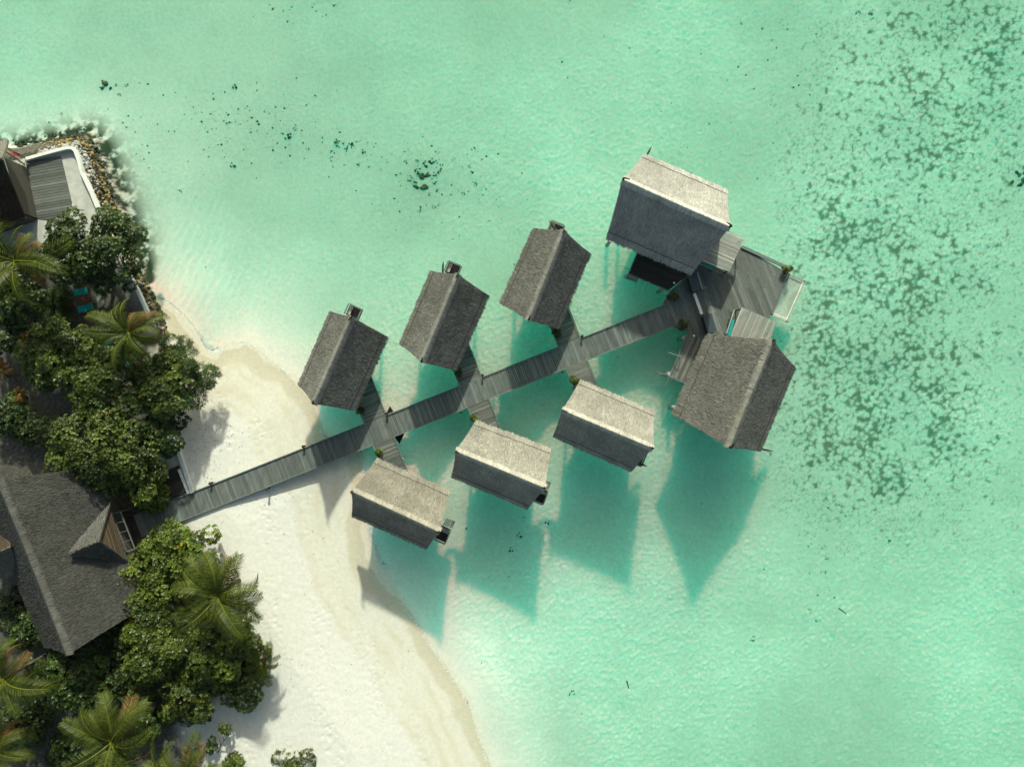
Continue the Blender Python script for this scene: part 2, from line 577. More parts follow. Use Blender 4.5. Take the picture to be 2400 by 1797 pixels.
def sand_material():
    m, nt, bs = new_mat('lagoon_sand')
    pos = geo_pos(nt)
    sep = nn(nt, 'ShaderNodeSeparateXYZ'); nt.links.new(pos, sep.inputs[0])
    z = sep.outputs['Z']
    A = lambda n: nn(nt, 'ShaderNodeAttribute', attribute_name=n).outputs['Fac']
    dr = A('drift'); un = A('under')
    n_fine = noise(nt, 3.0, 3, 0.7, pos)
    zz = math_n(nt, 'ADD', z, math_n(nt, 'MULTIPLY', math_n(nt, 'SUBTRACT', dr, 0.5), 0.35))
    c = ramp(nt, math_n(nt, 'ADD', zz, 0.3), [(0.0, (0.70, 0.68, 0.58)), (0.285, (0.66, 0.63, 0.52)), (0.305, (0.56, 0.515, 0.395)), (0.41, (0.60, 0.555, 0.43)), (0.44, (0.69, 0.65, 0.555)), (0.78, (0.695, 0.655, 0.565)), (0.84, (0.72, 0.685, 0.625))])
    c = mixc(nt, un, c, ramp(nt, dr, [(0.25, (0.62, 0.625, 0.55)), (0.55, (0.70, 0.69, 0.61)), (0.8, (0.75, 0.73, 0.66))]))
    c = mixc(nt, 1.0, c, ramp(nt, n_fine, [(0.3, 0.90), (0.7, 1.06)]), 'MULTIPLY')
    c = mixc(nt, math_n(nt, 'MULTIPLY', A('tide'), 0.75), c, (0.60, 0.535, 0.40))
    c = mixc(nt, A('grass'), c, ramp(nt, dr, [(0.35, (0.065, 0.135, 0.08)), (0.65, (0.115, 0.145, 0.085))]))
    c = mixc(nt, A('algae'), c, (0.035, 0.055, 0.03))
    c = mixc(nt, A('soil'), c, ramp(nt, n_fine, [(0.35, (0.06, 0.056, 0.046)), (0.7, (0.14, 0.132, 0.11))]))
    nt.links.new(c, bs.inputs['Base Color'])
    bs.inputs['Roughness'].default_value = 0.85
    bs.inputs['Specular IOR Level'].default_value = 0.1
    # light that spreads sideways in the shallow water and the sand below it
    if SSS_W > 0:
        nt.links.new(math_n(nt, 'MULTIPLY', A('spread'), SSS_W), bs.inputs['Subsurface Weight'])
        bs.subsurface_method = 'BURLEY'
        bs.inputs['Subsurface Radius'].default_value = SSS_R
        bs.inputs['Subsurface Scale'].default_value = 1.0
    return m


SSS_W = 0.89
SSS_R = (0.9, 15.0, 12.5)
me.materials.append(sand_material())
terrain = bpy.data.objects.new('beach_and_seabed', me)
col.objects.link(terrain)
tag(terrain, 'white sand beach running down into a pale lagoon seabed', 'beach', kind='structure')

# water: a closed body with a faint mirror on top and absorbing water inside
mw, nt, bs = new_mat('lagoon_water')
nt.nodes.remove(bs)
tr = nn(nt, 'ShaderNodeBsdfTransparent'); tr.inputs[0].default_value = (1, 1, 1, 1)
gl = nn(nt, 'ShaderNodeBsdfGlossy'); gl.inputs['Roughness'].default_value = 0.06
lw = nn(nt, 'ShaderNodeLayerWeight'); lw.inputs['Blend'].default_value = 0.5
fz = math_n(nt, 'MULTIPLY_ADD', math_n(nt, 'POWER', lw.outputs['Facing'], 5.0), 0.9, 0.02)
p = geo_pos(nt)
bn = bump(nt, noise(nt, 1.1, 4, 0.6, scaled(nt, p, (1, 2, 1), 0.5)), 0.35, 0.25, None)
nt.links.new(bn, gl.inputs['Normal'])
mx = nn(nt, 'ShaderNodeMixShader')
nt.links.new(fz, mx.inputs[0]); nt.links.new(tr.outputs[0], mx.inputs[1]); nt.links.new(gl.outputs[0], mx.inputs[2])
nt.links.new(mx.outputs[0], nt.nodes['Material Output'].inputs['Surface'])
va = nn(nt, 'ShaderNodeVolumeAbsorption')
va.inputs['Color'].default_value = (0.13, 0.68, 0.50, 1)
va.inputs['Density'].default_value = 0.20
nt.links.new(va.outputs[0], nt.nodes['Material Output'].inputs['Volume'])
mb = MB()
mb.box((0, 0, -2.0), (1550, 0, 0), (0, 1550, 0), (0, 0, 2.0))
water = mb.build('water', mw)
tag(water, 'clear turquoise lagoon water over pale sand', 'water', kind='structure')

# ------------------------------------------------------------------ thatch
def lerp(a, b, t): return a + (b - a) * t


def thatch_slope(parent, ra, rb, ea, eb, mat, rs, dens=360, thick=0.20, sag=0.12, light=1.0, name='thatch_slope', tri=False, blade=(0.20, 0.36), bw=(0.018, 0.034), ragged=1.0):
    """ra, rb: ridge ends; ea, eb: eave ends"""
    ra, rb, ea, eb = (Vector(p) for p in (ra, rb, ea, eb))
    nrm = (rb - ra if (rb - ra).length > 0.01 else eb - ea).cross(((ea + eb) - (ra + rb)) * 0.5).normalized()
    if nrm.z < 0: nrm = -nrm
    axn = (rb - ra).normalized() if (rb - ra).length > 0.01 else Vector((0, 0, 0))

    def S(u, v):
        p = lerp(lerp(ra, rb, u), lerp(ea, eb, u), v)
        if tri: return p
        p = p - nrm * (sag * math.sin(math.pi * v)) - UP * (0.10 * math.sin(math.pi * u) * (1 - v))
        return p + axn * (0.03 * math.sin(math.pi * v) * (1 - 2 * u))
    NU, NV = 10, 6
    mb = MB()
    vs = [S(i / NU, j / NV) for j in range(NV + 1) for i in range(NU + 1)]
    lo = [p - nrm * thick for p in vs]
    fs = []
    n = (NU + 1) * (NV + 1)
    for j in range(NV):
        for i in range(NU):
            a = j * (NU + 1) + i
            q = (a, a + 1, a + NU + 2, a + NU + 1)
            fs.append(q); fs.append(tuple(n + k for k in q[::-1]))
    rim = [i for i in range(NU + 1)] + [j * (NU + 1) + NU for j in range(1, NV + 1)] + [NV * (NU + 1) + i for i in range(NU - 1, -1, -1)] + [j * (NU + 1) for j in range(NV - 1, 0, -1)]
    for k in range(len(rim)):
        a, b = rim[k], rim[(k + 1) % len(rim)]
        fs.append((b, a, n + a, n + b))
    mb.add(vs + lo, fs, (0.62, 0.60, 0.58))
    slope = mb.build(name, mat, parent, smooth=False)
    # straw
    up_l = ((rb - ra).length + (eb - ea).length) / 2
    dn_l = ((ra + rb) * 0.5 - (ea + eb) * 0.5).length
    nb = int(up_l * dn_l * dens * (0.55 if tri else 1))
    R = np.random.RandomState(rs)
    u = R.rand(nb); v = R.rand(nb)
    v[:nb // 10] = 0.90 + 0.10 * R.rand(nb // 10)          # thicker fringe at the eave
    if tri: v = np.sqrt(R.rand(nb))
    RA, RB, EA, EB, N = (np.array(p) for p in (ra, rb, ea, eb, nrm))
    u_, v_ = u[:, None], v[:, None]
    top = RA + (RB - RA) * u_; bot = EA + (EB - EA) * u_
    pos = top + (bot - top) * v_
    if not tri:
        pos = pos - N * (sag * np.sin(math.pi * v_)) - np.array([0, 0, 1.0]) * (0.10 * np.sin(math.pi * u_) * (1 - v_)) + np.array(axn) * (0.03 * np.sin(math.pi * v_) * (1 - 2 * u_))
    d = bot - top
    dl = np.linalg.norm(d, axis=1, keepdims=True) + 1e-6
    d = d / dl
    sd = np.cross(N, d)
    d = d + sd * (R.randn(nb, 1) * 0.06); d /= np.linalg.norm(d, axis=1, keepdims=True)
    sd = np.cross(N, d)
    L = R.uniform(blade[0], blade[1], (nb, 1)); w = R.uniform(bw[0], bw[1], (nb, 1)) * 0.5
    L[:nb // 10] = R.uniform(0.45, 0.75, (nb // 10, 1)); w[:nb // 10] *= 1.5
    h0 = R.uniform(-0.01, 0.02, (nb, 1)); h1 = R.uniform(0.005, 0.085, (nb, 1))
    roll = R.randn(nb, 1) * 0.48
    sw = (sd * np.cos(roll) + N * np.sin(roll)) * w
    A_ = pos - d * L * 0.4 + N * h0
    reach = np.minimum(L * 0.6, np.maximum(0.04, dl * (1 - v_) + (R.uniform(0.0, 0.36, (nb, 1)) + 0.07 * np.sin(u_ * dl * 0 + u_ * 31.0 + rs) + 0.05 * np.sin(u_ * 83.0 + rs * 2)) * ragged))
    B_ = pos + d * reach + N * h1
    V = np.stack([A_ - sw, A_ + sw, B_ + sw * 0.7, B_ - sw * 0.7], 1).reshape(-1, 3)
    t = light * (0.62 + 0.62 * R.rand(nb) ** 1.2) * (1.06 - 0.10 * v)
    warm = R.randn(nb) * 0.03
    C = np.repeat(np.stack([t * (1 + warm), t, t * (1 - warm)], 1), 4, axis=0)
    st = MB()
    st.v = V; st.c = C; st.f = np.arange(nb * 4).reshape(-1, 4)
    o = st.build('straw', mat, slope)
    # slope sits at the thing's origin (its own location is zero) so world offset is the same
    tag(o, kind='stuff')
    return slope, S, nrm


def ridge_cap(parent, ra, rb, sa, sb, mat, rs, width=0.55):
    """straw saddle over the ridge; sa, sb unit vectors down both slopes"""
    R = np.random.RandomState(rs)
    mb = MB(); vv = []; ff = []; cc = []
    Lr = (rb - ra).length
    for k in range(int(Lr * 190)):
        u = R.rand(); d = (sa, sb)[k % 2]
        p = lerp(ra, rb, u) + UP * (R.uniform(0.03, 0.09) - 0.10 * math.sin(math.pi * u))
        ax = (rb - ra).normalized()
        dd = (d + ax * R.normal() * 0.10).normalized()
        w = ax * R.uniform(0.018, 0.032)
        L = width * R.uniform(0.6, 1.15)
        mid = p + dd * L * 0.5 + UP * 0.05; b = p + dd * L + UP * R.uniform(0.0, 0.05)
        i0 = len(vv)
        vv += [p - w, p + w, mid + w, mid - w, b + w * 0.7, b - w * 0.7]
        ff += [(i0, i0 + 1, i0 + 2, i0 + 3), (i0 + 3, i0 + 2, i0 + 4, i0 + 5)]
        t = 0.80 + 0.62 * R.rand()
        cc += [(t, t, t)] * 6
    mb.v = [tuple(x) for x in vv]; mb.f = ff; mb.c = cc
    o = mb.build('ridge_cap', mat, parent)
    tag(o, kind='stuff')
    return o


def horn(parent, p, out, s=0.5):
    """dark carved hook standing at a ridge end"""
    out = Vector((out.x, out.y, 0)).normalized()
    pts = [p + UP * -0.1, p + UP * 0.25 * s + out * 0.05 * s, p + UP * 0.55 * s + out * 0.12 * s, p + UP * 0.85 * s - out * 0.05 * s, p + UP * 1.05 * s - out * 0.40 * s,
           p + UP * 1.15 * s - out * 0.75 * s]
    mb = MB(); mb.tube(pts, [0.10, 0.11, 0.10, 0.085, 0.07, 0.04], 6)
    return mb.build('ridge_horn', M['horn'], parent, smooth=True)


def eave_line(parent, S, v=0.90):
    mb = MB()
    R = random.Random(3)
    mb.tube([S(i / 16, v + R.uniform(-0.006, 0.006)) + UP * 0.075 for i in range(17)], 0.026, 4)
    return mb.build('eave_rope', M['rope'], parent)


def hut(name, label, group, LE, RI, RE, ze, zr, mat, rs, floor=1.25, cat='hut', line=(True, True), dens=360, horns=0.5, inset=0.85, piles=True, light=(1, 1)):
    """LE, RI, RE: pixel pairs (a end, b end) of one eave, the ridge and the other eave"""
    la, lb = (W(*p, ze) for p in LE); ra, rb = (W(*p, zr) for p in RI); ea, eb = (W(*p, ze) for p in RE)
    c = (la + lb + ea + eb) / 4
    h = empty(name, (c.x, c.y, floor), label, cat, group)
    s1, S1, n1 = thatch_slope(h, ra, rb, la, lb, mat, rs, dens, light=light[0])
    s2, S2, n2 = thatch_slope(h, ra, rb, ea, eb, mat, rs + 1, dens, light=light[1])
    d1 = ((la + lb) - (ra + rb)).normalized(); d2 = ((ea + eb) - (ra + rb)).normalized()
    ridge_cap(h, ra, rb, d1, d2, mat, rs + 2)
    if line[0]: eave_line(h, S1)
    if line[1]: eave_line(h, S2)
    ax = (rb - ra).normalized()
    horn(h, ra + ax * 0.12, -ax, horns); horn(h, rb - ax * 0.12, ax, horns)
    # body under the roof
    quad = []
    for p, q, r in ((la, lb, ea), (lb, la, eb), (eb, ea, lb), (ea, eb, la)):
        quad.append(p + (q - p).normalized() * (inset + 0.3) + (r - p).normalized() * inset)
    mb = MB(); mb.prism([(q.x, q.y) for q in quad], floor - 0.18, floor)
    mb.build('floor', M['deck'], h)
    names = []
    for i in range(4):
        p, q = quad[i], quad[(i + 1) % 4]
        mb = MB()
        pp = Vector((p.x, p.y, 0)); qq = Vector((q.x, q.y, 0))
        ctr = (pp + qq) / 2
        t = (qq - pp).normalized()
        pp += t * 0.07; qq -= t * 0.07
        mb.bar(pp + UP * ((floor + ze) / 2 + 0.15), qq + UP * ((floor + ze) / 2 + 0.15), 0.10, ze - floor + 0.26)
        mb.build('wall', M['wall_wood'], h)
    # gable infill
    for e0, e1, r in ((la, ea, ra), (lb, eb, rb)):
        inn = (c - (e0 + e1) / 2); inn.z = 0
        inn = inn.normalized() * (inset + 0.3)
        mb = MB()
        k = inn * 0.12
        tri = [lerp(e0, e1, 0.12) + inn, lerp(e0, e1, 0.88) + inn, Vector((((e0 + e1) / 2).x, ((e0 + e1) / 2).y, zr - 0.75)) + inn]
        for t in tri[:2]: t.z = ze + 0.10
        mb.add(tri + [t + k for t in tri], [(0, 1, 2), (5, 4, 3), (0, 3, 4, 1), (1, 4, 5, 2), (2, 5, 3, 0)])
        mb.build('gable', M['wall_wood'], h)
    if piles:
        for u in (0.04, 0.5, 0.96):
            for v in (0.04, 0.96):
                p = lerp(lerp(quad[0], quad[1], u), lerp(quad[3], quad[2], u), v)
                g = ground_z(p.x, p.y) - 0.4
                mb = MB(); mb.tube([(p.x, p.y, g), (p.x, p.y, floor - 0.18)], 0.16, 8)
                mb.build('pile', M['pile'], h, smooth=False)
    return h, quad, (la, lb, ra, rb, ea, eb)


UPPER = 'grey thatched huts above the boardwalk'
LOWER = 'pale thatched huts below the boardwalk'
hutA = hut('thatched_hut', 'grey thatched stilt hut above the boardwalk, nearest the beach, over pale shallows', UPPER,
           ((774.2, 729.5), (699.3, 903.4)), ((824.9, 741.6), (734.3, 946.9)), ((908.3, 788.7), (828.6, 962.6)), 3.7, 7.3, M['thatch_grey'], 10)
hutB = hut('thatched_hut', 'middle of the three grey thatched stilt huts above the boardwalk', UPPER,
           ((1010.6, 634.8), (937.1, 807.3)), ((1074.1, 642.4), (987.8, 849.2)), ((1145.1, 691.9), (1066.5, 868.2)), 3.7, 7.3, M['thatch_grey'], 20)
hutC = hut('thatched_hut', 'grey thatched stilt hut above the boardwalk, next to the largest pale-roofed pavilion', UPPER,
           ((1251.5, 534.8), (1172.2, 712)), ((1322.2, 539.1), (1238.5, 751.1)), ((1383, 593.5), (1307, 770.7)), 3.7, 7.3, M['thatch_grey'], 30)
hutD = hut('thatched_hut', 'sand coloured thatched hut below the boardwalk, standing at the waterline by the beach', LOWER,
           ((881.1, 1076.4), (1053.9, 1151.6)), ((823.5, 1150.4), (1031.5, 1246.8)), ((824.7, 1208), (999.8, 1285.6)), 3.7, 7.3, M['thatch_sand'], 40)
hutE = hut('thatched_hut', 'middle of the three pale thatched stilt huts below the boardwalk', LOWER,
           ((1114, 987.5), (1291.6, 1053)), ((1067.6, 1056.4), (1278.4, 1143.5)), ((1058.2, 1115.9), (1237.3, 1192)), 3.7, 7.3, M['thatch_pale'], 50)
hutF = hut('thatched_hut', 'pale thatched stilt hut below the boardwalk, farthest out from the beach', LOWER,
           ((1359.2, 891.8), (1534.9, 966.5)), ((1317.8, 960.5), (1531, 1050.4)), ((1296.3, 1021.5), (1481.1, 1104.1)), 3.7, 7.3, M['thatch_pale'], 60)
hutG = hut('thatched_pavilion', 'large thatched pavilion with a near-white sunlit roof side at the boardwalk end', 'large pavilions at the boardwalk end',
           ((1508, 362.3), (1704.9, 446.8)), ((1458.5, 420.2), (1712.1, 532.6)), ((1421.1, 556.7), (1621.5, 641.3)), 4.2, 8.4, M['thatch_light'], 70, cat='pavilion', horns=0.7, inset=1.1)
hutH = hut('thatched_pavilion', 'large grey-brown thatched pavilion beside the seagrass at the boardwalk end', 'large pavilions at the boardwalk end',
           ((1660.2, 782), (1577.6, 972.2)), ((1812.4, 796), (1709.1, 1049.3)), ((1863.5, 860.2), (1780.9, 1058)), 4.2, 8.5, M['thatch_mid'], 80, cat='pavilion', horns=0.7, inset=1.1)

# ------------------------------------------------------------------ boardwalk
ZD = 1.20
AX = (W(1566, 740, ZD) - W(463, 1177, ZD)).normalized()      # along the boardwalk, seaward
BX = Vector((AX.y, -AX.x, 0))                                # across, towards the lower huts
O0 = W(463, 1177, ZD)


def st(px, py, z=ZD):
    d = W(px, py, z) - O0
    return d.dot(AX), d.dot(BX)


def fs(s, t, z=ZD):
    p = O0 + AX * s + BX * t
    return Vector((p.x, p.y, z))


def basis_rot(x):
    return math.atan2(x.y, x.x)


_plank_cache = {}


def plank_mesh(L, w, th, mat, name='plank'):
    key = (round(L, 2), round(w, 3), th, mat.name)
    if key not in _plank_cache:
        mb = MB()
        e = 0.006
        hl, hw, ht = L / 2, w / 2, th / 2
        vs = [(sx * hl, sy * hw, -ht) for sx, sy in ((-1, -1), (1, -1), (1, 1), (-1, 1))]
        vs += [(sx * hl, sy * hw, ht - e) for sx, sy in ((-1, -1), (1, -1), (1, 1), (-1, 1))]
        vs += [(sx * (hl - e), sy * (hw - e), ht) for sx, sy in ((-1, -1), (1, -1), (1, 1), (-1, 1))]
        f = [(3, 2, 1, 0), (8, 9, 10, 11)]
        for i in range(4):
            j = (i + 1) % 4
            f += [(i, j, 4 + j, 4 + i), (4 + i, 4 + j, 8 + j, 8 + i)]
        mb.add(vs, f)
        _plank_cache[key] = mb.mesh(name, mat)
    return _plank_cache[key]


def plank(parent, c, xdir, L, w, th, mat, name='plank', jit=1.0):
    o = bpy.data.objects.new(name, plank_mesh(L, w, th, mat, name))
    col.objects.link(o)
    o.parent = parent
    o.location = Vector(c) - wloc(parent) + Vector((rnd.uniform(-.006, .006), rnd.uniform(-.006, .006), rnd.uniform(-.004, .004))) * jit
    o.rotation_euler = (0, 0, basis_rot(xdir) + rnd.uniform(-0.004, 0.004) * jit)
    return o


s_start = st(322, 1233)[0]
s_end = st(1576, 736)[0]
bw = empty('boardwalk', fs((s_start + s_end) / 2, 0), 'long grey timber boardwalk running from the island out to the pavilions', 'boardwalk')
PW = 0.205
n = int((s_end - s_start) / PW)
for i in range(n):
    plank(bw, fs(s_start + (i + 0.5) * PW, 0, ZD - 0.03), BX, 2.24, PW - 0.013, 0.06, M['plank'])
# joists and piles below
for t in (-0.9, 0.9):
    mb = MB(); mb.bar(fs(s_start, t, ZD - 0.20), fs(s_end, t, ZD - 0.20), 0.12, 0.26); mb.build('joist', M['beam'], bw)
s = s_start + 6
while s < s_end:
    for t in (-0.95, 0.95):
        p = fs(s, t)
        g = ground_z(p.x, p.y)
        mb = MB(); mb.tube([(p.x, p.y, g - 0.4), (p.x, p.y, ZD - 0.33)], 0.13, 8); mb.build('pile', M['pile'], bw)
    s += 4.2


def edge(parent, p, q, z=ZD, w=0.10, h=0.10, mat=None, name='edge_beam'):
    mb = MB(); mb.bar(Vector(p) + UP * (h / 2 + 0.004), Vector(q) + UP * (h / 2 + 0.004), w, h)
    return mb.build(name, mat or M['beam'], parent)


top_cuts = [((853.9, 991.6), (905.8, 973.5)), ((1077.3, 903.4), (1129.3, 884.1)), ((1308, 810.9), (1361.3, 794.6))]
bot_cuts = [((874, 1042.3), (923.4, 1023.5)), ((1097, 954.7), (1146.8, 936.3)), ((1326.4, 862.9), (1376.2, 843.3))]
for cuts, t in ((top_cuts, -1.16), (bot_cuts, 1.16)):
    s = s_start
    for a, b in cuts:
        sa, sb = st(*a)[0], st(*b)[0]
        edge(bw, fs(s, t), fs(sa, t)); s = sb
    edge(bw, fs(s, t), fs(s_end + 0.3, t))

BR = 'short porch walkways to the small huts'
br_specs = [(top_cuts[0], -1, 4.9, 'short porch walkway up to the grey hut nearest the beach', hutA),
            (top_cuts[1], -1, 4.6, 'short porch walkway up to the middle grey hut', hutB),
            (top_cuts[2], -1, 4.6, 'short porch walkway up to the grey hut beside the large pavilion', hutC),
            (bot_cuts[0], 1, 4.6, 'short porch walkway down to the sand coloured hut at the waterline', hutD),
            (bot_cuts[1], 1, 4.2, 'short porch walkway down to the middle pale hut', hutE),
            (bot_cuts[2], 1, 4.2, 'short porch walkway down to the pale hut farthest out', hutF)]
for (a, b), sg, L, lab, hh in br_specs:
    sa, sb = st(*a)[0], st(*b)[0]
    t0 = 1.12 * sg
    o = empty('porch_walkway', fs((sa + sb) / 2, t0 + sg * L / 2), lab, 'walkway', BR)
    k = int(L / 0.2)
    for i in range(k):
        plank(o, fs((sa + sb) / 2, t0 + sg * (i + 0.5) * 0.2, ZD - 0.028), AX, (sb - sa) - 0.14, 0.187, 0.055, M['porch'])
    edge(o, fs(sb, t0 + sg * 0.07), fs(sb, t0 + sg * L))
    edge(o, fs(sa, t0 + sg * 0.07), fs(sa, t0 + sg * L))
    for s_ in (sa + 0.2, sb - 0.2):
        mb = MB(); mb.bar(fs(s_, t0 + sg * 0.1, ZD - 0.16), fs(s_, t0 + sg * L, ZD - 0.16), 0.10, 0.20); mb.build('joist', M['beam'], o)
        p = fs(s_, t0 + sg * L * 0.55)
        mb = MB(); mb.tube([(p.x, p.y, ground_z(p.x, p.y) - 0.4), (p.x, p.y, ZD - 0.26)], 0.12, 8); mb.build('pile', M['pile'], o)

# bollard lamps along the edges
bol_spots = [(494.6, 1131.5, 'upper edge, nearest the island'), (712, 1045.5, 'upper edge, just before the first porch'), (627, 1145, 'lower edge over dry sand'),
             (907, 968, 'corner of the first upper porch'), (1131, 879, 'corner of the second upper porch'), (1364, 788, 'corner of the third upper porch'),
             (1081, 966, 'lower edge before the second lower porch'), (1317.8, 871, 'lower edge before the third lower porch')]
for px, py, lab in bol_spots:
    p = W(px, py, ZD + 0.2)
    o = empty('bollard_light', (p.x, p.y, ZD - 0.2), 'small dark bollard light on the boardwalk ' + lab, 'bollard', 'bollard lights along the boardwalk')
    mb = MB(); mb.tube([(p.x, p.y, ZD - 0.3), (p.x, p.y, ZD + 0.42)], 0.10, 8); mb.build('post', M['horn'], o)
    mb = MB(); mb.tube([(p.x, p.y, ZD + 0.42), (p.x, p.y, ZD + 0.50), (p.x, p.y, ZD + 0.60)], [0.14, 0.15, 0.05], 10); mb.build('cap', M['rope'], o)

# black corner nets below the first porch corners
for (px, lab) in ((((905, 971), (922, 964), (914, 952)), 'black net panel in the upper corner of the first porch'), (((925, 1024), (948, 1015), (936, 1040)), 'black net panel in the lower corner of the first porch')):
    pts = [W(x, y, 0.8) for x, y in px]
    o = empty('corner_net', pts[0], lab, 'net', 'black corner nets')
    mb = MB(); mb.prism([(q.x, q.y) for q in pts], 0.76, 0.80); mb.build('net_panel', M['black'], o)
    mb = MB(); mb.tube(pts + [pts[0]], 0.03, 6); mb.build('rim', M['rope'], o)


# ------------------------------------------------------------------ platform at the end
def clip(poly, nx, ny, d):
    """keep nx*x+ny*y <= d"""
    out = []
    for i in range(len(poly)):
        a, b = poly[i], poly[(i + 1) % len(poly)]
        da, db = nx * a[0] + ny * a[1] - d, nx * b[0] + ny * b[1] - d
        if da <= 0: out.append(a)
        if da * db < 0:
            t = da / (da - db)
            out.append((a[0] + (b[0] - a[0]) * t, a[1] + (b[1] - a[1]) * t))
    return out


def board_field(parent, poly_px, along, width, z, th, mat, name='plank', gap=0.012, split=None):
    """fill a polygon with boards that run along a direction"""
    poly = [(W(x, y, z).x, W(x, y, z).y) for x, y in poly_px]
    nrm = Vector((-along.y, along.x, 0))
    lo = min(p[0] * nrm.x + p[1] * nrm.y for p in poly); hi = max(p[0] * nrm.x + p[1] * nrm.y for p in poly)
    k = max(1, round((hi - lo) / width)); wd = (hi - lo) / k
    for i in range(k):
        q = clip(poly, nrm.x, nrm.y, lo + (i + 1) * wd - gap / 2)
        q = clip(q, -nrm.x, -nrm.y, -(lo + i * wd + gap / 2))
        if len(q) < 3: continue
        pieces = [q]
        if split:
            al = [p[0] * along.x + p[1] * along.y for p in q]
            cut = lerp(min(al), max(al), rnd.uniform(*split))
            pieces = [clip(q, along.x, along.y, cut - 0.004), clip(q, -along.x, -along.y, -cut - 0.004)]
        for pc in pieces:
            if len(pc) < 3: continue
            c = Vector((sum(p[0] for p in pc) / len(pc), sum(p[1] for p in pc) / len(pc), z))
            # board geometry in its own frame so that the grain follows the board
            ang = basis_rot(along); ca, sa = math.cos(-ang), math.sin(-ang)
            loc = [((p[0] - c.x) * ca - (p[1] - c.y) * sa, (p[0] - c.x) * sa + (p[1] - c.y) * ca) for p in pc]
            dz = rnd.uniform(-0.004, 0.004)
            mb = MB(); mb.prism(loc, -th, 0)
            me = mb.mesh(name, mat)
            o = bpy.data.objects.new(name, me); col.objects.link(o); o.parent = parent
            o.location = c - wloc(parent) + UP * dz; o.rotation_euler = (0, 0, ang)


UG = (W(1712.1, 532.6, 8.4) - W(1458.5, 420.2, 8.4)); UG.z = 0; UG.normalize()     # along the ridge of the near-white pavilion
VG = Vector((UG.y, -UG.x, 0))                                                      # down the photograph from it
plat_poly = [(1552, 716), (1571, 681), (1606, 650), (1636, 600), (1690, 553), (1738.6, 578.6), (1847.8, 640.5), (1807, 736), (1780, 800), (1665, 800), (1611, 779), (1575.4, 765.1)]
plat = empty('platform_deck', W(1690, 690, ZD), 'wide silver-grey timber deck joining the two large pavilions', 'deck')
board_field(plat, plat_poly, BX, 0.30, ZD + 0.02, 0.07, M['deck'], split=(0.3, 0.7))
e = ((1738.6, 578.6), (1847.8, 628.5))
pp, qq = W(*e[0], ZD + 0.05), W(*e[1], ZD + 0.05)
mb = MB(); mb.bar(pp, qq, 0.30, 0.22); mb.build('edge_beam', M['beam'], plat)
for a, b in (((1552, 716), (1571, 681)), ((1575.4, 765.1), (1611, 779))):
    edge(plat, W(*a, ZD), W(*b, ZD))
for px, py in ((1600, 700), (1610, 750), (1700, 600), (1700, 680), (1690, 760), (1780, 620), (1830, 650), (1800, 725), (1760, 690)):
    p = W(px, py, ZD); mb = MB(); mb.tube([(p.x, p.y, -2.4), (p.x, p.y, ZD - 0.06)], 0.16, 8); mb.build('pile', M['pile'], plat)

# rope net over the water at the deck's outer edge
nc = [W(1849.5, 643.5, 1.15), W(1885.4, 659.8, 1.15), W(1843.9, 753.5, 1.15), W(1808.5, 737.5, 1.15)]
net = empty('rope_net', (nc[0] + nc[2]) / 2, 'pale rope net in a wooden frame hung over the water beside the deck', 'net')
for i in range(4):
    a, b = nc[i], nc[(i + 1) % 4]
    d = (b - a).normalized() * 0.07
    mb = MB(); mb.bar(a - d, b + d, 0.16, 0.16); mb.build('frame_beam', M['slat' if i != 3 else 'beam'], net)
ins = [lerp(p, (nc[0] + nc[2]) / 2, 0.10) for p in nc]
mb = MB()
for i in range(38):
    t = (i + 0.5) / 38
    mb.tube([lerp(ins[0], ins[3], t) - UP * 0.05, lerp(lerp(ins[0], ins[3], t), lerp(ins[1], ins[2], t), 0.5) - UP * 0.14, lerp(ins[1], ins[2], t) - UP * 0.05], 0.036, 4, cap=False)
for i in range(15):
    t = (i + 0.5) / 15
    mb.tube([lerp(ins[0], ins[1], t) - UP * 0.05, lerp(lerp(ins[0], ins[1], t), lerp(ins[3], ins[2], t), 0.5) - UP * 0.14, lerp(ins[3], ins[2], t) - UP * 0.05], 0.036, 4, cap=False)
tag(mb.build('mesh_ropes', M['net'], net), kind='stuff')
mb = MB()
for i in range(4):
    mb.tube([ins[i] - UP * 0.03, ins[(i + 1) % 4] - UP * 0.03], 0.06, 5)
mb.build('border_rope', M['rope_white'], net)
mb = MB()
for i, cnt in ((0, 12), (1, 40), (2, 12)):
    o0, o1, n0, n1 = nc[i], nc[(i + 1) % 4], ins[i], ins[(i + 1) % 4]
    pts = []
    for k in range(cnt + 1):
        t = k / cnt
        pts.append((lerp(n0, n1, t) if k % 2 else lerp(lerp(n0, n1, t), lerp(o0, o1, t), 0.85)) + UP * 0.03)
    mb.tube(pts, 0.042, 4)
tag(mb.build('lacing', M['rope_white'], net), kind='stuff')

# slatted canopies
def canopy(label, quad_px, z, along, name='slatted_canopy', nsl=0.17):
    q = [W(x, y, z) for x, y in quad_px]
    c = sum(q, Vector()) / 4
    o = empty(name, (c.x, c.y, ZD + 0.02), label, 'canopy', 'slatted canopies by the pavilions')
    board_field(o, quad_px, along, nsl, z, 0.03, M['slat'], name='slat', gap=0.03)
    nrm = Vector((-along.y, along.x, 0))
    for t in (0.08, 0.5, 0.92):
        a = lerp(lerp(q[0], q[1], t), c, 0.03); b = lerp(lerp(q[3], q[2], t), c, 0.03)
        mb = MB(); mb.bar(Vector((a.x, a.y, z - 0.09)), Vector((b.x, b.y, z - 0.09)), 0.07, 0.10); mb.build('rafter', M['wall_wood'], o)
    for p in q:
        p = lerp(p, c, 0.06)
        mb = MB(); mb.tube([(p.x, p.y, ZD + 0.02), (p.x, p.y, z - 0.14)], 0.07, 8); mb.build('post', M['dark_wood'], o)
    return o


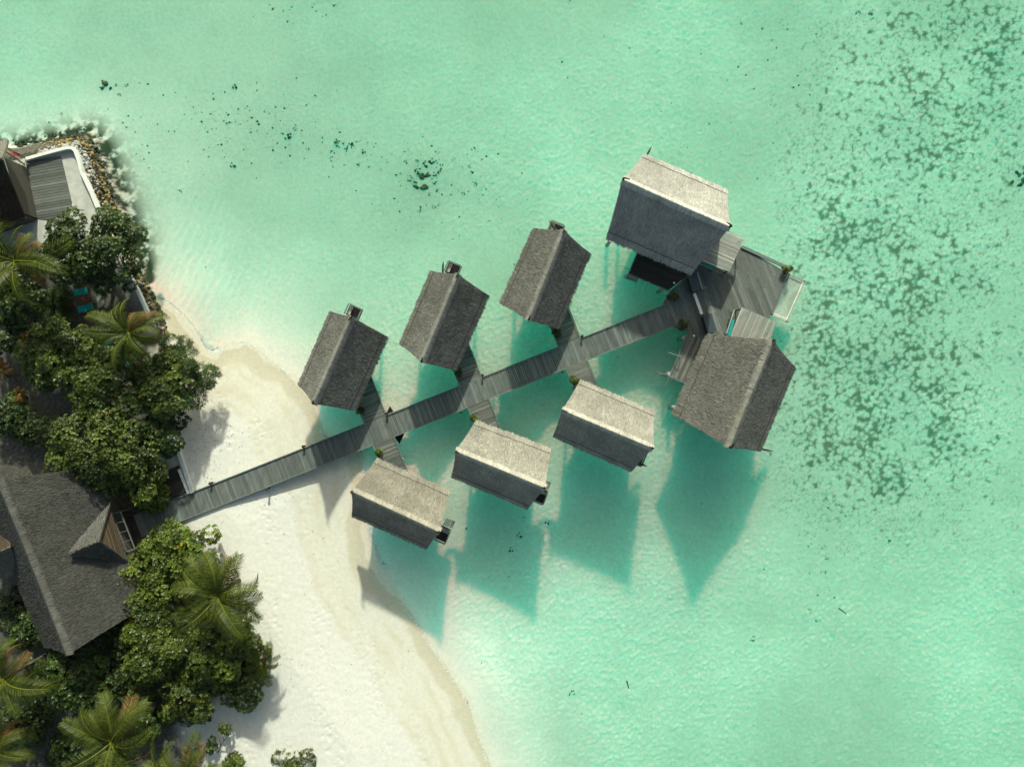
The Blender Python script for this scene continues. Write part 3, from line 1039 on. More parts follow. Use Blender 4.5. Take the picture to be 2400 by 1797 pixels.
canopy('bleached slatted canopy beside the near-white pavilion roof', [(1690, 531), (1744.4, 559.3), (1709.6, 636.6), (1644, 611)], 3.3, UG)
canopy('bleached slatted canopy beside the grey-brown pavilion roof', [(1738.6, 719.7), (1819.7, 754.5), (1800, 812), (1702, 812)], 3.3, VG)

# daybeds
def slab_px(name, label, cat, quad, z0, z1, mat, frame=None, group=None):
    pts = [W(x, y, z1) for x, y in quad]
    c = sum(pts, Vector()) / len(pts)
    o = empty(name, (c.x, c.y, ZD + 0.02), label, cat, group)
    return o, pts, c


for lab, quad, slat_dir in (('turquoise cushioned daybed under the canopy by the near-white pavilion', [(1640, 612), (1677, 627), (1671, 634), (1638, 619)], UG),
                            ('turquoise cushioned daybed under the canopy by the grey-brown pavilion', [(1713, 747), (1722, 750), (1712, 786), (1703, 786)], VG)):
    o, pts, c = slab_px('daybed', lab, 'daybed', quad, 0, ZD + 0.62, M['turq'], group='turquoise daybeds')
    mb = MB(); mb.prism([(p.x, p.y) for p in pts], ZD + 0.36, ZD + 0.62); mb.build('cushion', M['turq'], o)
    big = [c + (p - c) * 1.04 for p in pts]
    mb = MB(); mb.prism([(p.x, p.y) for p in big], ZD + 0.24, ZD + 0.36); mb.build('bed_frame', M['brown_wood'], o)
    for p in big:
        p = lerp(p, c, 0.1)
        mb = MB(); mb.box((p.x, p.y, ZD + 0.13), (0.05, 0, 0), (0, 0.05, 0), (0, 0, 0.11)); mb.build('leg', M['brown_wood'], o)
    # long handrail in front
for lab, a, b in (('pale handrail by the upper daybed', (1641, 620), (1694, 642)), ('pale handrail by the lower daybed', (1721, 726), (1703, 781))):
    p, q = W(*a, ZD + 0.95), W(*b, ZD + 0.95)
    o = empty('handrail', (p + q) / 2 - UP * 0.93, lab, 'handrail', 'pale handrails on the deck')
    mb = MB(); mb.bar(p, q, 0.09, 0.07); mb.build('rail', M['slat'], o)
    for t in (0.05, 0.5, 0.95):
        r = lerp(p, q, t); mb = MB(); mb.tube([(r.x, r.y, ZD + 0.02), (r.x, r.y, ZD + 0.92)], 0.035, 6); mb.build('post', M['slat'], o)

# slate topped counters and the white bar between them
for lab, quad in (('dark slate-topped counter under the near-white pavilion eave', [(1613, 649), (1632, 641), (1643, 677), (1624, 685)]),
                  ('dark slate-topped counter by the grey-brown pavilion corner', [(1647.5, 740), (1666.5, 734), (1680, 775), (1660, 783)])):
    o, pts, c = slab_px('counter', lab, 'counter', quad, 0, ZD + 1.05, None, group='slate counters')
    mb = MB(); mb.prism([(p.x, p.y) for p in pts], ZD + 0.98, ZD + 1.05); mb.build('counter_top', M['slate'], o)
    sm = [c + (p - c) * 0.92 for p in pts]
    mb = MB(); mb.prism([(p.x, p.y) for p in sm], ZD + 0.03, ZD + 0.98); mb.build('cabinet', M['dark_wood'], o)
    g0, g1 = lerp(pts[1], pts[2], -0.05), lerp(pts[1], pts[2], 1.05)
    off = (pts[1] - pts[0]).normalized() * 0.14
    mb = MB(); mb.bar(g0 + off, g1 + off, 0.12, 0.06); mb.build('trim', M['slat'], o)
wq = [(1624.5, 688), (1630.5, 686), (1648, 735), (1642, 737)]
pts = [W(x, y, ZD + 0.55) for x, y in wq]; c = sum(pts, Vector()) / 4
o = empty('bench', (c.x, c.y, ZD + 0.02), 'narrow bright white bench between the two slate counters', 'bench')
mb = MB(); mb.prism([(p.x, p.y) for p in pts], ZD + 0.48, ZD + 0.55); mb.build('seat', M['white'], o)
for t in (0.1, 0.9):
    p = lerp((pts[0] + pts[1]) / 2, (pts[2] + pts[3]) / 2, t)
    mb = MB(); mb.box((p.x, p.y, ZD + 0.25), AX * 0.1, BX * 0.04, UP * 0.23); mb.build('leg', M['white'], o)
for lab, a, b in (('short pale bar beside the upper slate counter', (1646, 677), (1657, 673)), ('short pale bar beside the lower slate counter', (1660, 733), (1678, 727))):
    p, q = W(*a, ZD + 1.0), W(*b, ZD + 1.0)
    o = empty('towel_bar', (p + q) / 2 - UP * 0.98, lab, 'bar', 'short bars by the counters')
    mb = MB(); mb.bar(p, q, 0.08, 0.06); mb.build('rail', M['slat'], o)
    for r in (lerp(p, q, 0.1), lerp(p, q, 0.9)):
        mb = MB(); mb.tube([(r.x, r.y, ZD + 0.02), (r.x, r.y, ZD + 0.97)], 0.03, 6); mb.build('post', M['dark_wood'], o)

# globe lamps
def ball(c, r, n=10, m=6, squash=1.0):
    vs = []; f = []
    for j in range(m + 1):
        th = math.pi * j / m
        for i in range(n):
            a = 2 * math.pi * i / n
            vs.append((c[0] + r * math.sin(th) * math.cos(a), c[1] + r * math.sin(th) * math.sin(a), c[2] + r * squash * math.cos(th)))
    for j in range(m):
        for i in range(n):
            f.append((j * n + i, (j + 1) * n + i, (j + 1) * n + (i + 1) % n, j * n + (i + 1) % n))
    return vs, f


for px, py, lab in ((1580, 663, 'white globe lamp on the veranda of the near-white pavilion'), (1626.5, 787, 'white globe lamp on the veranda of the grey-brown pavilion')):
    p = W(px, py, ZD + 0.8)
    o = empty('globe_lamp', (p.x, p.y, ZD + 0.02), lab, 'lamp', 'white globe lamps on the verandas')
    mb = MB(); mb.tube([(p.x, p.y, ZD), (p.x, p.y, ZD + 0.70)], 0.04, 6); mb.build('post', M['dark_wood'], o)
    mb = MB(); mb.add(*ball((p.x, p.y, ZD + 0.80), 0.11)); mb.build('globe', M['globe'], o, smooth=True)

# verandas of the large pavilions (parts of the pavilions)
vg = [(1494, 592), (1473, 641.5), (1566, 681), (1606, 650), (1622, 628), (1560, 600)]
board_field(hutG[0], vg, UG, 0.30, ZD + 0.045, 0.06, M['dark_wood'], name='veranda_plank')
vh = [(1611.5, 779), (1569, 883), (1613, 901), (1650, 830), (1660, 800)]
board_field(hutH[0], vh, VG, 0.30, ZD + 0.045, 0.06, M['porch'], name='veranda_plank')
for hh, a, b in ((hutG, (1473, 641.5), (1566, 681)), (hutG, (1494, 592), (1473, 641.5)), (hutH, (1611.5, 779), (1569, 883)), (hutH, (1569, 883), (1613, 901))):
    edge(hh[0], W(*a, ZD + 0.05), W(*b, ZD + 0.05))
for hh, spots in ((hutG, ((1478, 638), (1555, 676), (1431, 563))), (hutH, ((1604, 791), (1570, 876), (1583, 955)))):
    for px, py in spots:
        p = W(px, py, 0.9)
        mb = MB(); mb.tube([(p.x, p.y, -2.4), (p.x, p.y, 0.95)], 0.20, 10); mb.build('pile', M['concrete'], hh[0])

# stairs into the water with pole rails
def water_stairs(label, quad, rails, z0, nt=11):
    q = [W(x, y, z0) for x, y in quad]      # start edge a-b, end edge d-c
    c = sum(q, Vector()) / 4
    o = empty('water_stairs', (c.x, c.y, 0), label, 'stairs', 'stairs down to the water from the pavilions')
    for i in range(nt):
        t = (i + 0.5) / nt
        a = lerp(q[0], q[3], t); b = lerp(q[1], q[2], t)
        d = UP * (-(t) * 1.1)
        ctr = (a + b) / 2 + d
        plank(o, ctr, (b - a).normalized(), (b - a).length, 0.13, 0.04, M['slat'], name='tread')
    for e0, e1 in ((q[0], q[3]), (q[1], q[2])):
        mb = MB(); mb.bar(e0 - UP * 0.06, e1 - UP * 1.16, 0.06, 0.14); mb.build('stringer', M['beam'], o)
    for a, b in rails:
        p, r = W(*a, z0 + 0.9), W(*b, z0 + 0.55)
        mb = MB(); mb.tube([p, r, r + UP * -0.5], 0.035, 6); mb.build('pole_rail', M['slat'], o)
        mb = MB(); mb.tube([p, p - UP * 0.85], 0.035, 6); mb.build('rail_post', M['slat'], o)
    return o


water_stairs('slatted water stairs at the side of the grey-brown pavilion', [(1590, 837), (1602, 842), (1583, 888), (1570, 882)],
             [((1597, 836), (1566, 826)), ((1585, 884), (1545, 874)), ((1569, 883), (1559, 905))], ZD)
water_stairs('dark water stairs at the corner of the near-white pavilion', [(1500, 647), (1478, 638), (1473, 649), (1495, 658)],
             [((1478, 632), (1453, 622)), ((1474, 643), (1463, 650)), ((1520, 660), (1511, 680))], ZD, 6)

# balconies and ladders at the outer ends of the small huts (parts of the huts)
def balcony(hh, cpx, out, w=1.45, d=1.15, z=1.45, ladder=True):
    out = Vector((out.x, out.y, 0)).normalized(); sd = Vector((out.y, -out.x, 0))
    c = W(*cpx, z)
    h = hh[0]
    mb = MB(); mb.box((c.x, c.y, z - 0.35), sd * w / 2, out * d / 2, UP * 0.05)
    fl = mb.build('balcony', M['dark_wood'], h)
    n = 9
    for i in range(n):
        t = (i + 0.5) / n - 0.5
        p = c + out * d / 2 + sd * w * t
        mb = MB(); mb.box((p.x, p.y, z + 0.02), sd * 0.05, out * 0.03, UP * 0.31); mb.build('slat', M['porch'], fl)
    for sg in (-1, 1):
        p = c + sd * sg * w / 2
        mb = MB(); mb.bar((p.x - out.x * d / 2, p.y - out.y * d / 2, z + 0.34), (p.x + out.x * d / 2, p.y + out.y * d / 2, z + 0.34), 0.14, 0.06); mb.build('rail', M['beam'], fl)
    p = c + out * d / 2
    mb = MB(); mb.bar(p - sd * (w / 2 - 0.08) + UP * 0.37, p + sd * (w / 2 - 0.08) + UP * 0.37, 0.14, 0.05); mb.build('rail', M['beam'], fl)
    b = c - sd * w * 0.27
    mb = MB(); mb.box((b.x, b.y, z - 0.02), sd * 0.16, out * d * 0.40, UP * 0.05); mb.build('bench', M['slat'], fl)
    if ladder:
        g = c - sd * (w / 2 + 0.45) + out * 0.1
        k = 7
        for i in range(k):
            t = (i + 0.5) / k
            r = g + out * (t - 0.5) * d * 0.9
            mb = MB(); mb.box((r.x, r.y, z - 0.42 - 0.06 * i), sd * 0.40, out * 0.055, UP * 0.025); mb.build('step', M['porch'], fl)


def rdir(hh, sg):
    la, lb, ra, rb, ea, eb = hh[2]
    return (ra - rb) if sg < 0 else (rb - ra)


balcony(hutA, (829, 731), rdir(hutA, -1), ladder=False)
balcony(hutB, (1062, 631), rdir(hutB, -1), ladder=False)
balcony(hutC, (1303, 537), rdir(hutC, -1), ladder=False)
balcony(hutD, (1038, 1252), rdir(hutD, 1))
balcony(hutE, (1266, 1161), rdir(hutE, 1))
balcony(hutF, (1496, 1072), rdir(hutF, 1))

# gable vent poles jutting from the roofs
for hh, a, b in ((hutG, (1515, 366), (1527, 344)), (hutH, (1783, 1052), (1812, 1057)), (hutB, (1038, 630), (1039, 613)), (hutC, (1299, 534), (1286, 517)), (hutF, (1500, 1086), (1517, 1093))):
    p, q = W(*a, 3.2), W(*b, 3.2)
    d = (q - p)
    mb = MB(); mb.tube([p - d * 0.6, lerp(p, q, 0.5) + UP * 0.04, q], [0.10, 0.11, 0.03], 6); mb.build('carved_beam_end', M['dark_wood'], hh[0])

# ------------------------------------------------------------------ island: terrace, walls, revetment
ZG = 1.05
terr_poly = [(-40, 392), (58, 371), (150, 345), (172, 350), (192, 405), (212, 448), (240, 510), (262, 560), (240, 600), (-40, 640)]
mb = MB(); mb.prism([(W(x, y, ZG + 0.1).x, W(x, y, ZG + 0.1).y) for x, y in terr_poly], ZG - 0.5, ZG + 0.10)
tag(mb.build('terrace', M['concrete']), 'pale concrete terrace inside the white sea wall', 'terrace', kind='structure')


def wall_path(name, label, pts, z0, z1, w, group=None, mat='white'):
    P = [W(x, y, z1) for x, y in pts]
    o = empty(name, (P[0].x, P[0].y, z0), label, 'wall', group)
    L, R_ = [], []
    for i, p in enumerate(P):
        d = (P[min(i + 1, len(P) - 1)] - P[max(i - 1, 0)]); d.z = 0; d.normalize()
        s = Vector((d.y, -d.x, 0)) * w / 2
        L.append(p + s); R_.append(p - s)
    mb = MB()
    n = len(P)
    vs = L + R_ + [Vector((p.x, p.y, z0)) for p in L] + [Vector((p.x, p.y, z0)) for p in R_]
    f = []
    for i in range(n - 1):
        f += [(i, i + 1, n + i + 1, n + i), (i, 2 * n + i, 2 * n + i + 1, i + 1), (n + i, n + i + 1, 3 * n + i + 1, 3 * n + i)]
    f += [(0, n, 3 * n, 2 * n), (n - 1, 3 * n - 1, 4 * n - 1, 2 * n - 1)]
    mb.add(vs, f)
    mb.build('wall_body', M[mat], o)
    return o


wall_path('sea_wall', 'low white rounded sea wall round the timber terrace', [(56, 373), (100, 361), (140, 350), (158, 346), (168, 347), (175, 353), (182, 372), (191, 405), (211, 447), (234, 502), (262, 565), (292, 628), (320, 678), (348, 740)], 0.4, ZG + 0.55, 0.30)
wall_path('sea_wall', 'straight white low wall between the garden and the beach by the boardwalk', [(372, 930), (389, 975), (406, 1027), (428, 1090), (450, 1155)], 0.5, ZG + 0.35, 0.34)
# timber deck of the terrace
AL = (W(142.5, 365.7, ZG) - W(58, 380, ZG)).normalized()
td = empty('terrace_deck', W(110, 440, ZG + 0.14), 'weathered plank deck on the terrace inside the white sea wall', 'deck')
board_field(td, [(60, 378), (142.5, 365.7), (168, 474), (160, 520), (84.5, 512)], AL, 0.29, ZG + 0.16, 0.05, M['deck'], gap=0.035)
st_ = empty('terrace_steps', W(62, 460, ZG + 0.1), 'pale timber steps between the brown roof and the terrace deck', 'steps')
DN = (W(82, 505, ZG) - W(50, 390, ZG)).normalized()
for i, off in enumerate((0, 12, 24)):
    q = [(46 - off, 388), (57 - off, 385), (84 - off, 508), (72 - off, 512)]
    P = [W(x, y, ZG + 0.28 + 0.16 * i) for x, y in q]
    mb = MB(); mb.prism([(p.x, p.y) for p in P], ZG + 0.08, ZG + 0.28 + 0.16 * i); mb.build('step', M['slat'], st_)
# rail with a red cloth at the top corner
o = empty('corner_rail', W(30, 362, ZG), 'brown timber corner rail with a red cloth beside the brown roof', 'rail')
for a, b in (((8, 352), (58, 386)), ((16, 346), (58, 370))):
    mb = MB(); mb.bar(W(*a, ZG + 1.0), W(*b, ZG + 1.0), 0.14, 0.10); mb.build('rail', M['brown_wood'], o)
for p in ((10, 352), (34, 366), (56, 380), (20, 348), (54, 369)):
    q = W(*p, ZG + 0.9); mb = MB(); mb.tube([(q.x, q.y, ZG + 0.1), (q.x, q.y, ZG + 0.95)], 0.05, 6); mb.build('post', M['white'], o)
q = [W(x, y, ZG + 1.05) for x, y in ((30, 356), (48, 362), (44, 368), (27, 361))]
mb = MB(); mb.add(q + [p - UP * 0.25 - BX * 0.1 for p in q[2:]], [(0, 1, 2, 3), (3, 2, 4, 5)]); mb.build('red_cloth', M['red'], o)

# rocks
def rock_mesh(seed, mat):
    R = np.random.RandomState(seed)
    vs, f = ball((0, 0, 0), 1.0, 7, 4)
    vs = np.array(vs)
    for _ in range(3):
        d = R.randn(3); d /= np.linalg.norm(d)
        k = vs @ d
        vs -= np.outer(np.maximum(0, k - R.uniform(0.35, 0.7)), d)
    vs *= R.uniform(0.75, 1.25, 3)
    vs += R.randn(*vs.shape) * 0.05
    mb = MB(); mb.add(vs, f)
    return mb.mesh('rock', mat)


M['rock_yellow'] = plain_mat('ochre_rock', (0.33, 0.245, 0.10), 0.9, 2.5, 0.5, 0.2)
M['rock_dark'] = plain_mat('dark_rock', (0.075, 0.068, 0.055), 0.9, 2.5, 0.5, 0.2)
M['rock_white'] = plain_mat('bleached_rock', (0.46, 0.45, 0.42), 0.9, 2.5, 0.2, 0.2)
M['rock_weed'] = plain_mat('weedy_rock', (0.05, 0.062, 0.028), 0.9, 2.5, 0.4, 0.2)
rocks = {k: [rock_mesh(100 + i, M[k]) for i in range(5)] for k in ('rock_yellow', 'rock_dark', 'rock_white', 'rock_weed')}


def band(outer, inner, n, seed):
    R = random.Random(seed)

    def along(poly, t):
        d = [math.dist(poly[i], poly[i + 1]) for i in range(len(poly) - 1)]
        t *= sum(d)
        for i, x in enumerate(d):
            if t <= x: return tuple(lerp(np.array(poly[i]), np.array(poly[i + 1]), t / x))
            t -= x
        return poly[-1]
    for _ in range(n):
        t, k = R.random(), R.random()
        a, b = along(outer, t), along(inner, t)
        yield (a[0] + (b[0] - a[0]) * k, a[1] + (b[1] - a[1]) * k, k, t, R)


outer = [(100, 334), (130, 326), (200, 315), (228, 345), (248, 400), (272, 470), (292, 530), (312, 585), (332, 640), (362, 690), (384, 735), (404, 790)]
inner = [(90, 366), (130, 354), (172, 345), (186, 362), (196, 402), (216, 446), (238, 502), (262, 558), (292, 622), (322, 676), (346, 724), (366, 775)]
rev = empty('rock_revetment', W(240, 450, 0.5), 'bank of ochre and dark rocks along the sea wall', 'rocks')


def place_rocks(parent, gen, nbig, big=(0.17, 0.30), small=(0.08, 0.16), pick=None, zf=None):
    small_mb = {}
    items = list(gen)
    for i, (x, y, k, t, R) in enumerate(items):
        z = zf(k, R)
        p = W(x, y, z)
        mk = pick(x, y, k, R)
        m = R.choice(rocks[mk])
        r = R.uniform(*big) if i < nbig else R.uniform(*small)
        if i < nbig:
            o = bpy.data.objects.new('rock', m); col.objects.link(o); o.parent = parent
            o.location = p - wloc(parent); o.rotation_euler = (R.uniform(0, 6), R.uniform(0, 6), R.uniform(0, 6)); o.scale = (r, r, r * 0.8)
        else:
            mat = Matrix.Translation(p) @ Euler((R.uniform(0, 6), R.uniform(0, 6), R.uniform(0, 6))).to_matrix().to_4x4() @ Matrix.Scale(r, 4)
            mb = small_mb.setdefault(mk, MB())
            mb.add([mat @ v.co for v in m.vertices], [tuple(f.vertices) for f in m.polygons])
    for mk, mb in small_mb.items():
        tag(mb.build('small_rocks', M[mk], parent), kind='stuff')


def pick1(x, y, k, R):
    u = R.random()
    if y < 425 and k > 0.55: return 'rock_white' if u < 0.9 else 'rock_yellow'
    if k < 0.18: return 'rock_weed' if u < 0.75 else 'rock_dark'
    if k < 0.58: return 'rock_yellow' if u < 0.62 else 'rock_dark'
    return 'rock_dark' if u < 0.68 else ('rock_yellow' if u < 0.85 else 'rock_white')


place_rocks(rev, band(outer, inner, 1900, 5), 290, pick=pick1, zf=lambda k, R: -0.15 + 1.15 * min(1, k * 1.5) + R.uniform(-0.05, 0.1))
toe = empty('submerged_rocks', W(260, 420, -0.4), 'dark weed-covered rocks just under water along the rock bank', 'rocks')
toe_out = [(20, 322), (60, 318), (130, 300), (205, 285), (245, 310), (275, 370), (285, 410), (300, 470), (300, 520), (312, 575)]
toe_in = [(40, 345), (80, 338), (130, 328), (200, 316), (226, 345), (246, 400), (262, 440), (272, 480), (290, 535), (308, 580)]
place_rocks(toe, band([((a[0] + b[0]) / 2, (a[1] + b[1]) / 2) for a, b in zip(toe_out, toe_in)], toe_in, 170, 9), 90, big=(0.16, 0.36), small=(0.1, 0.2), pick=lambda x, y, k, R: 'rock_weed', zf=lambda k, R: -0.85 + 0.6 * k + R.uniform(-0.1, 0.05))
rub = empty('rubble_strip', W(440, 1090, 0.6), 'strip of dark coral rubble at the foot of the straight white wall', 'rubble')
place_rocks(rub, band([(404, 960), (425, 1015), (445, 1080), (466, 1150)], [(394, 960), (412, 1020), (434, 1088), (454, 1150)], 420, 12), 150, big=(0.07, 0.13), small=(0.04, 0.08),
            pick=lambda x, y, k, R: R.choice(['rock_dark', 'rock_dark', 'rock_white']), zf=lambda k, R: 0.75 + R.uniform(-0.03, 0.08))

# small deck and pot at the boardwalk's island end
sd_ = empty('garden_deck', W(400, 1135, ZG), 'small dark wide-plank deck between the white wall and the trees', 'deck')
board_field(sd_, [(366, 1115), (418, 1090), (438, 1152), (380, 1185)], (W(418, 1092, 1) - W(366, 1115, 1)).normalized(), 0.52, ZG + 0.18, 0.08, M['dark_wood'])
ws = empty('white_kerb', W(430, 1130, ZG), 'stepped white kerb blocks beside the small dark deck', 'kerb')
for i in range(5):
    c = W(421 + 4.6 * i, 1105 + 11.5 * i, ZG + 0.30)
    d = Vector((0.93, 0.36, 0))
    mb = MB(); mb.box((c.x, c.y, ZG + 0.15), AX * 0.14, BX * 0.26, UP * 0.16); mb.build('block', M['white'], ws)
p = W(369, 1112, ZG + 0.6)
pt = empty('planter', (p.x, p.y, ZG), 'pale square planter with a dark round opening beside the small deck', 'planter')
mb = MB(); mb.box((p.x, p.y, ZG + 0.30), (0.26, 0.1, 0), (-0.1, 0.26, 0), (0, 0, 0.30)); mb.build('body', M['concrete'], pt)
mb = MB(); mb.tube([(p.x, p.y, ZG + 0.58), (p.x, p.y, ZG + 0.615)], 0.14, 12); mb.build('opening', M['black'], pt)

# ------------------------------------------------------------------ villas on the island
def villa_roof(root, ra, rb, ea, eb, mat, rs, dens=200):
    """ridge and one eave given in the world; the other eave mirrors it about the ridge"""
    ax = (rb - ra); ax.z = 0; ax.normalize()

    def mir(p):
        d = p - ra; al = d.dot(ax)
        foot = ra + ax * al
        return Vector((2 * foot.x - p.x, 2 * foot.y - p.y, p.z))
    fa, fb = mir(ea), mir(eb)
    thatch_slope(root, ra, rb, ea, eb, mat, rs, dens, thick=0.3)
    thatch_slope(root, ra, rb, fa, fb, mat, rs + 1, dens, thick=0.3)
    d1 = ((ea + eb) - (ra + rb)).normalized(); d2 = ((fa + fb) - (ra + rb)).normalized()
    ridge_cap(root, ra, rb, d1, d2, mat, rs + 2)
    return fa, fb


def house_body(root, c, zt, floor):
    q = [Vector((p.x, p.y, 0)) for p in c]
    m = sum(q, Vector()) / 4
    q = [m + (p - m) * 0.86 for p in q]
    for i in range(4):
        a, b = q[i], q[(i + 1) % 4]
        t = (b - a).normalized() * 0.1
        mb = MB(); mb.bar(a + t + UP * (zt + floor) / 2, b - t + UP * (zt + floor) / 2, 0.16, zt - floor); mb.build('wall', M['wall_wood'], root)


v_ra, v_rb = W(-6, 1126, 9.2), W(158, 1535, 9.2)
v_ea, v_eb = W(215, 1092, 4.6), W(336, 1424, 4.6)
vil = empty('thatched_villa', W(180, 1290, ZG), 'large dark thatched villa with a dormer at the island end of the boardwalk', 'villa')
fa, fb = villa_roof(vil, v_ra, v_rb, v_ea, v_eb, M['thatch_dark'], 200)
house_body(vil, [v_ea, v_eb, fb, fa], 4.5, ZG)
# dormer
z_e, z_a = 4.7, 7.4
P1, P4, P3 = W(258.5, 1178.7, z_e), W(299.5, 1314, z_e), W(233, 1267, z_a)
inw = (P3 - (P1 + P4) / 2); inw.z = 0
# the dormer ridge runs level into the main roof
P2 = W(160.6, 1298.3, 7.75)
thatch_slope(vil, P3, P2, P1, P2 + (P1 - P3) * 0.02, M['thatch_dark'], 230, 260, thick=0.16, name='dormer_slope', sag=0.02, light=1.45)  # sun-facing slope: straw tinted brighter, sunlight put into its colour
thatch_slope(vil, P3, P2, P4, P2 + (P4 - P3) * 0.02, M['thatch_dark'], 231, 260, thick=0.16, name='dormer_slope', sag=0.02)
# bamboo slats in the open dormer gable
bot = W(306, 1250, 4.2)
gz = (P4 - P1).normalized()
for i in range(12):
    t = (i + 0.5) / 12
    lo = lerp(P1, P4, 0.04 + 0.92 * t)
    hi = lerp(P1, P3, min(1, 2 * t)) if t < 0.5 else lerp(P4, P3, min(1, 2 - 2 * t))
    offv = (lo - P3); offv.z = 0; offv = offv.normalized()
for i in range(13):
    k = i / 13
    a, b = lerp(P1, P3, k), lerp(P4, P3, k)
    sh = Vector((0.93, 0.36, 0)) * (-0.25)
    mb = MB(); mb.tube([lerp(a, b, 0.05) + sh, lerp(a, b, 0.95) + sh], 0.075, 6); mb.build('bamboo_slat', M['brown_wood'], vil)
# pergola frame in front
pg = [W(282.6, 1199, 3.6), W(316.4, 1286, 3.6), W(297, 1292, 3.6), W(262, 1204, 3.6)]
per = empty('pergola', sum(pg, Vector()) / 4 - UP * 2.55, 'light metal pergola frame at the entrance under the villa dormer', 'pergola')
for i in range(4):
    mb = MB(); mb.bar(pg[i], pg[(i + 1) % 4], 0.09, 0.09); mb.build('rail', M['metal'], per)
for t in (0.25, 0.5, 0.75):
    mb = MB(); mb.bar(lerp(pg[0], pg[1], t), lerp(pg[3], pg[2], t), 0.05, 0.05); mb.build('crossbar', M['metal'], per)
for p in pg:
    mb = MB(); mb.bar(p - UP * 0.05, Vector((p.x, p.y, ZG)), 0.07, 0.07, up=AX); mb.build('post', M['metal'], per)
# landing in front of the villa
ld = empty('landing', W(310, 1240, ZG), 'shaded timber landing between the villa entrance and the boardwalk', 'landing')
board_field(ld, [(285, 1190), (330, 1205), (350, 1250), (320, 1300)], AX, 0.35, ZD - 0.03, 0.06, M['dark_wood'])
# back dormer wing of the villa
wing = empty('thatched_wing', W(10, 1330, ZG), 'small brown thatched roof wing at the photo edge behind the villa', 'roof')
wra, wrb = W(24, 1282, 7.2), W(-60, 1318, 7.2)
thatch_slope(wing, wra, wrb, W(55, 1336, 4.8), W(-40, 1368, 4.8), M['thatch_mid'], 240, 200)  # lit side of the wing: sunlight put in as lighter thatch
thatch_slope(wing, wra, wrb, W(20, 1230, 4.8), W(-70, 1262, 4.8), M['thatch_brown_shade'], 241, 200)  # same roof, its other side in the darkened thatch
house_body(wing, [W(40, 1330, 4.7), W(-50, 1360, 4.7), W(-60, 1275, 4.7), W(15, 1245, 4.7)], 4.6, ZG)

# brown roof at the top of the island
hs = empty('brown_roofed_house', W(-60, 440, ZG), 'dark brown thatched house at the photo edge beside the terrace', 'house')
hra, hrb = W(3, 371, 9.0), W(-180, 436, 9.0)
thatch_slope(hs, hra, hrb, W(18, 326, 5.0), W(-150, 385, 5.0), M['thatch_mid'], 250, 200)  # sunlit slope gets a lighter thatch, the light put into its colour
thatch_slope(hs, hra, hrb, W(59, 509, 5.0), W(-130, 575, 5.0), M['thatch_brown_shade'], 251, 200)  # shaded slope of the same roof, shade put in as darker thatch
mb = MB(); mb.tube([W(59, 511, 5.05), W(-60, 553, 5.05)], 0.09, 6); mb.build('eave_pole', M['dark_wood'], hs)
house_body(hs, [W(40, 500, 4.8), W(-110, 555, 4.8), W(-140, 400, 4.8), W(8, 350, 4.8)], 4.9, ZG)
mb = MB(); mb.bar(W(6, 372, 4.6), W(34, 470, 4.2), 0.30, 0.12); mb.build('white_gutter', M['white'], hs)

# ------------------------------------------------------------------ vegetation
def leaves_np(pos, nrm, size, tint, R, K=8, width=0.46, el=(0.1, 0.7), fold=0.10):
    """rosettes of diamond leaves"""
    N = len(pos)
    a = np.abs(nrm[:, 2:3]) < 0.9
    ref = np.where(a, np.array([[0, 0, 1.0]]), np.array([[1.0, 0, 0]]))
    t1 = np.cross(nrm, ref); t1 /= np.linalg.norm(t1, axis=1, keepdims=True) + 1e-9
    t2 = np.cross(nrm, t1)
    an = (np.arange(K)[None, :] + R.rand(N, 1) + R.uniform(-0.25, 0.25, (N, K))) * (2 * math.pi / K)
    e = R.uniform(el[0], el[1], (N, K))
    d = (np.cos(an)[..., None] * t1[:, None] + np.sin(an)[..., None] * t2[:, None]) * np.cos(e)[..., None] + nrm[:, None] * np.sin(e)[..., None]
    L = (size[:, None] * R.uniform(0.7, 1.2, (N, K)))[..., None]
    s = np.cross(d, nrm[:, None]); s /= np.linalg.norm(s, axis=2, keepdims=True) + 1e-9
    up = np.cross(s, d)
    b = pos[:, None] + d * L * 0.06
    m = pos[:, None] + d * L * 0.60
    tip = pos[:, None] + d * L - up * L * 0.10
    l = m + s * L * width * 0.5 + up * L * fold
    r = m - s * L * width * 0.5 + up * L * fold
    V = np.stack([b, l, tip, r], 2).reshape(-1, 3)
    c = tint[:, None, :] * R.uniform(0.72, 1.28, (N, K, 1))
    C = np.repeat(c.reshape(-1, 3), 4, axis=0)
    return V, C


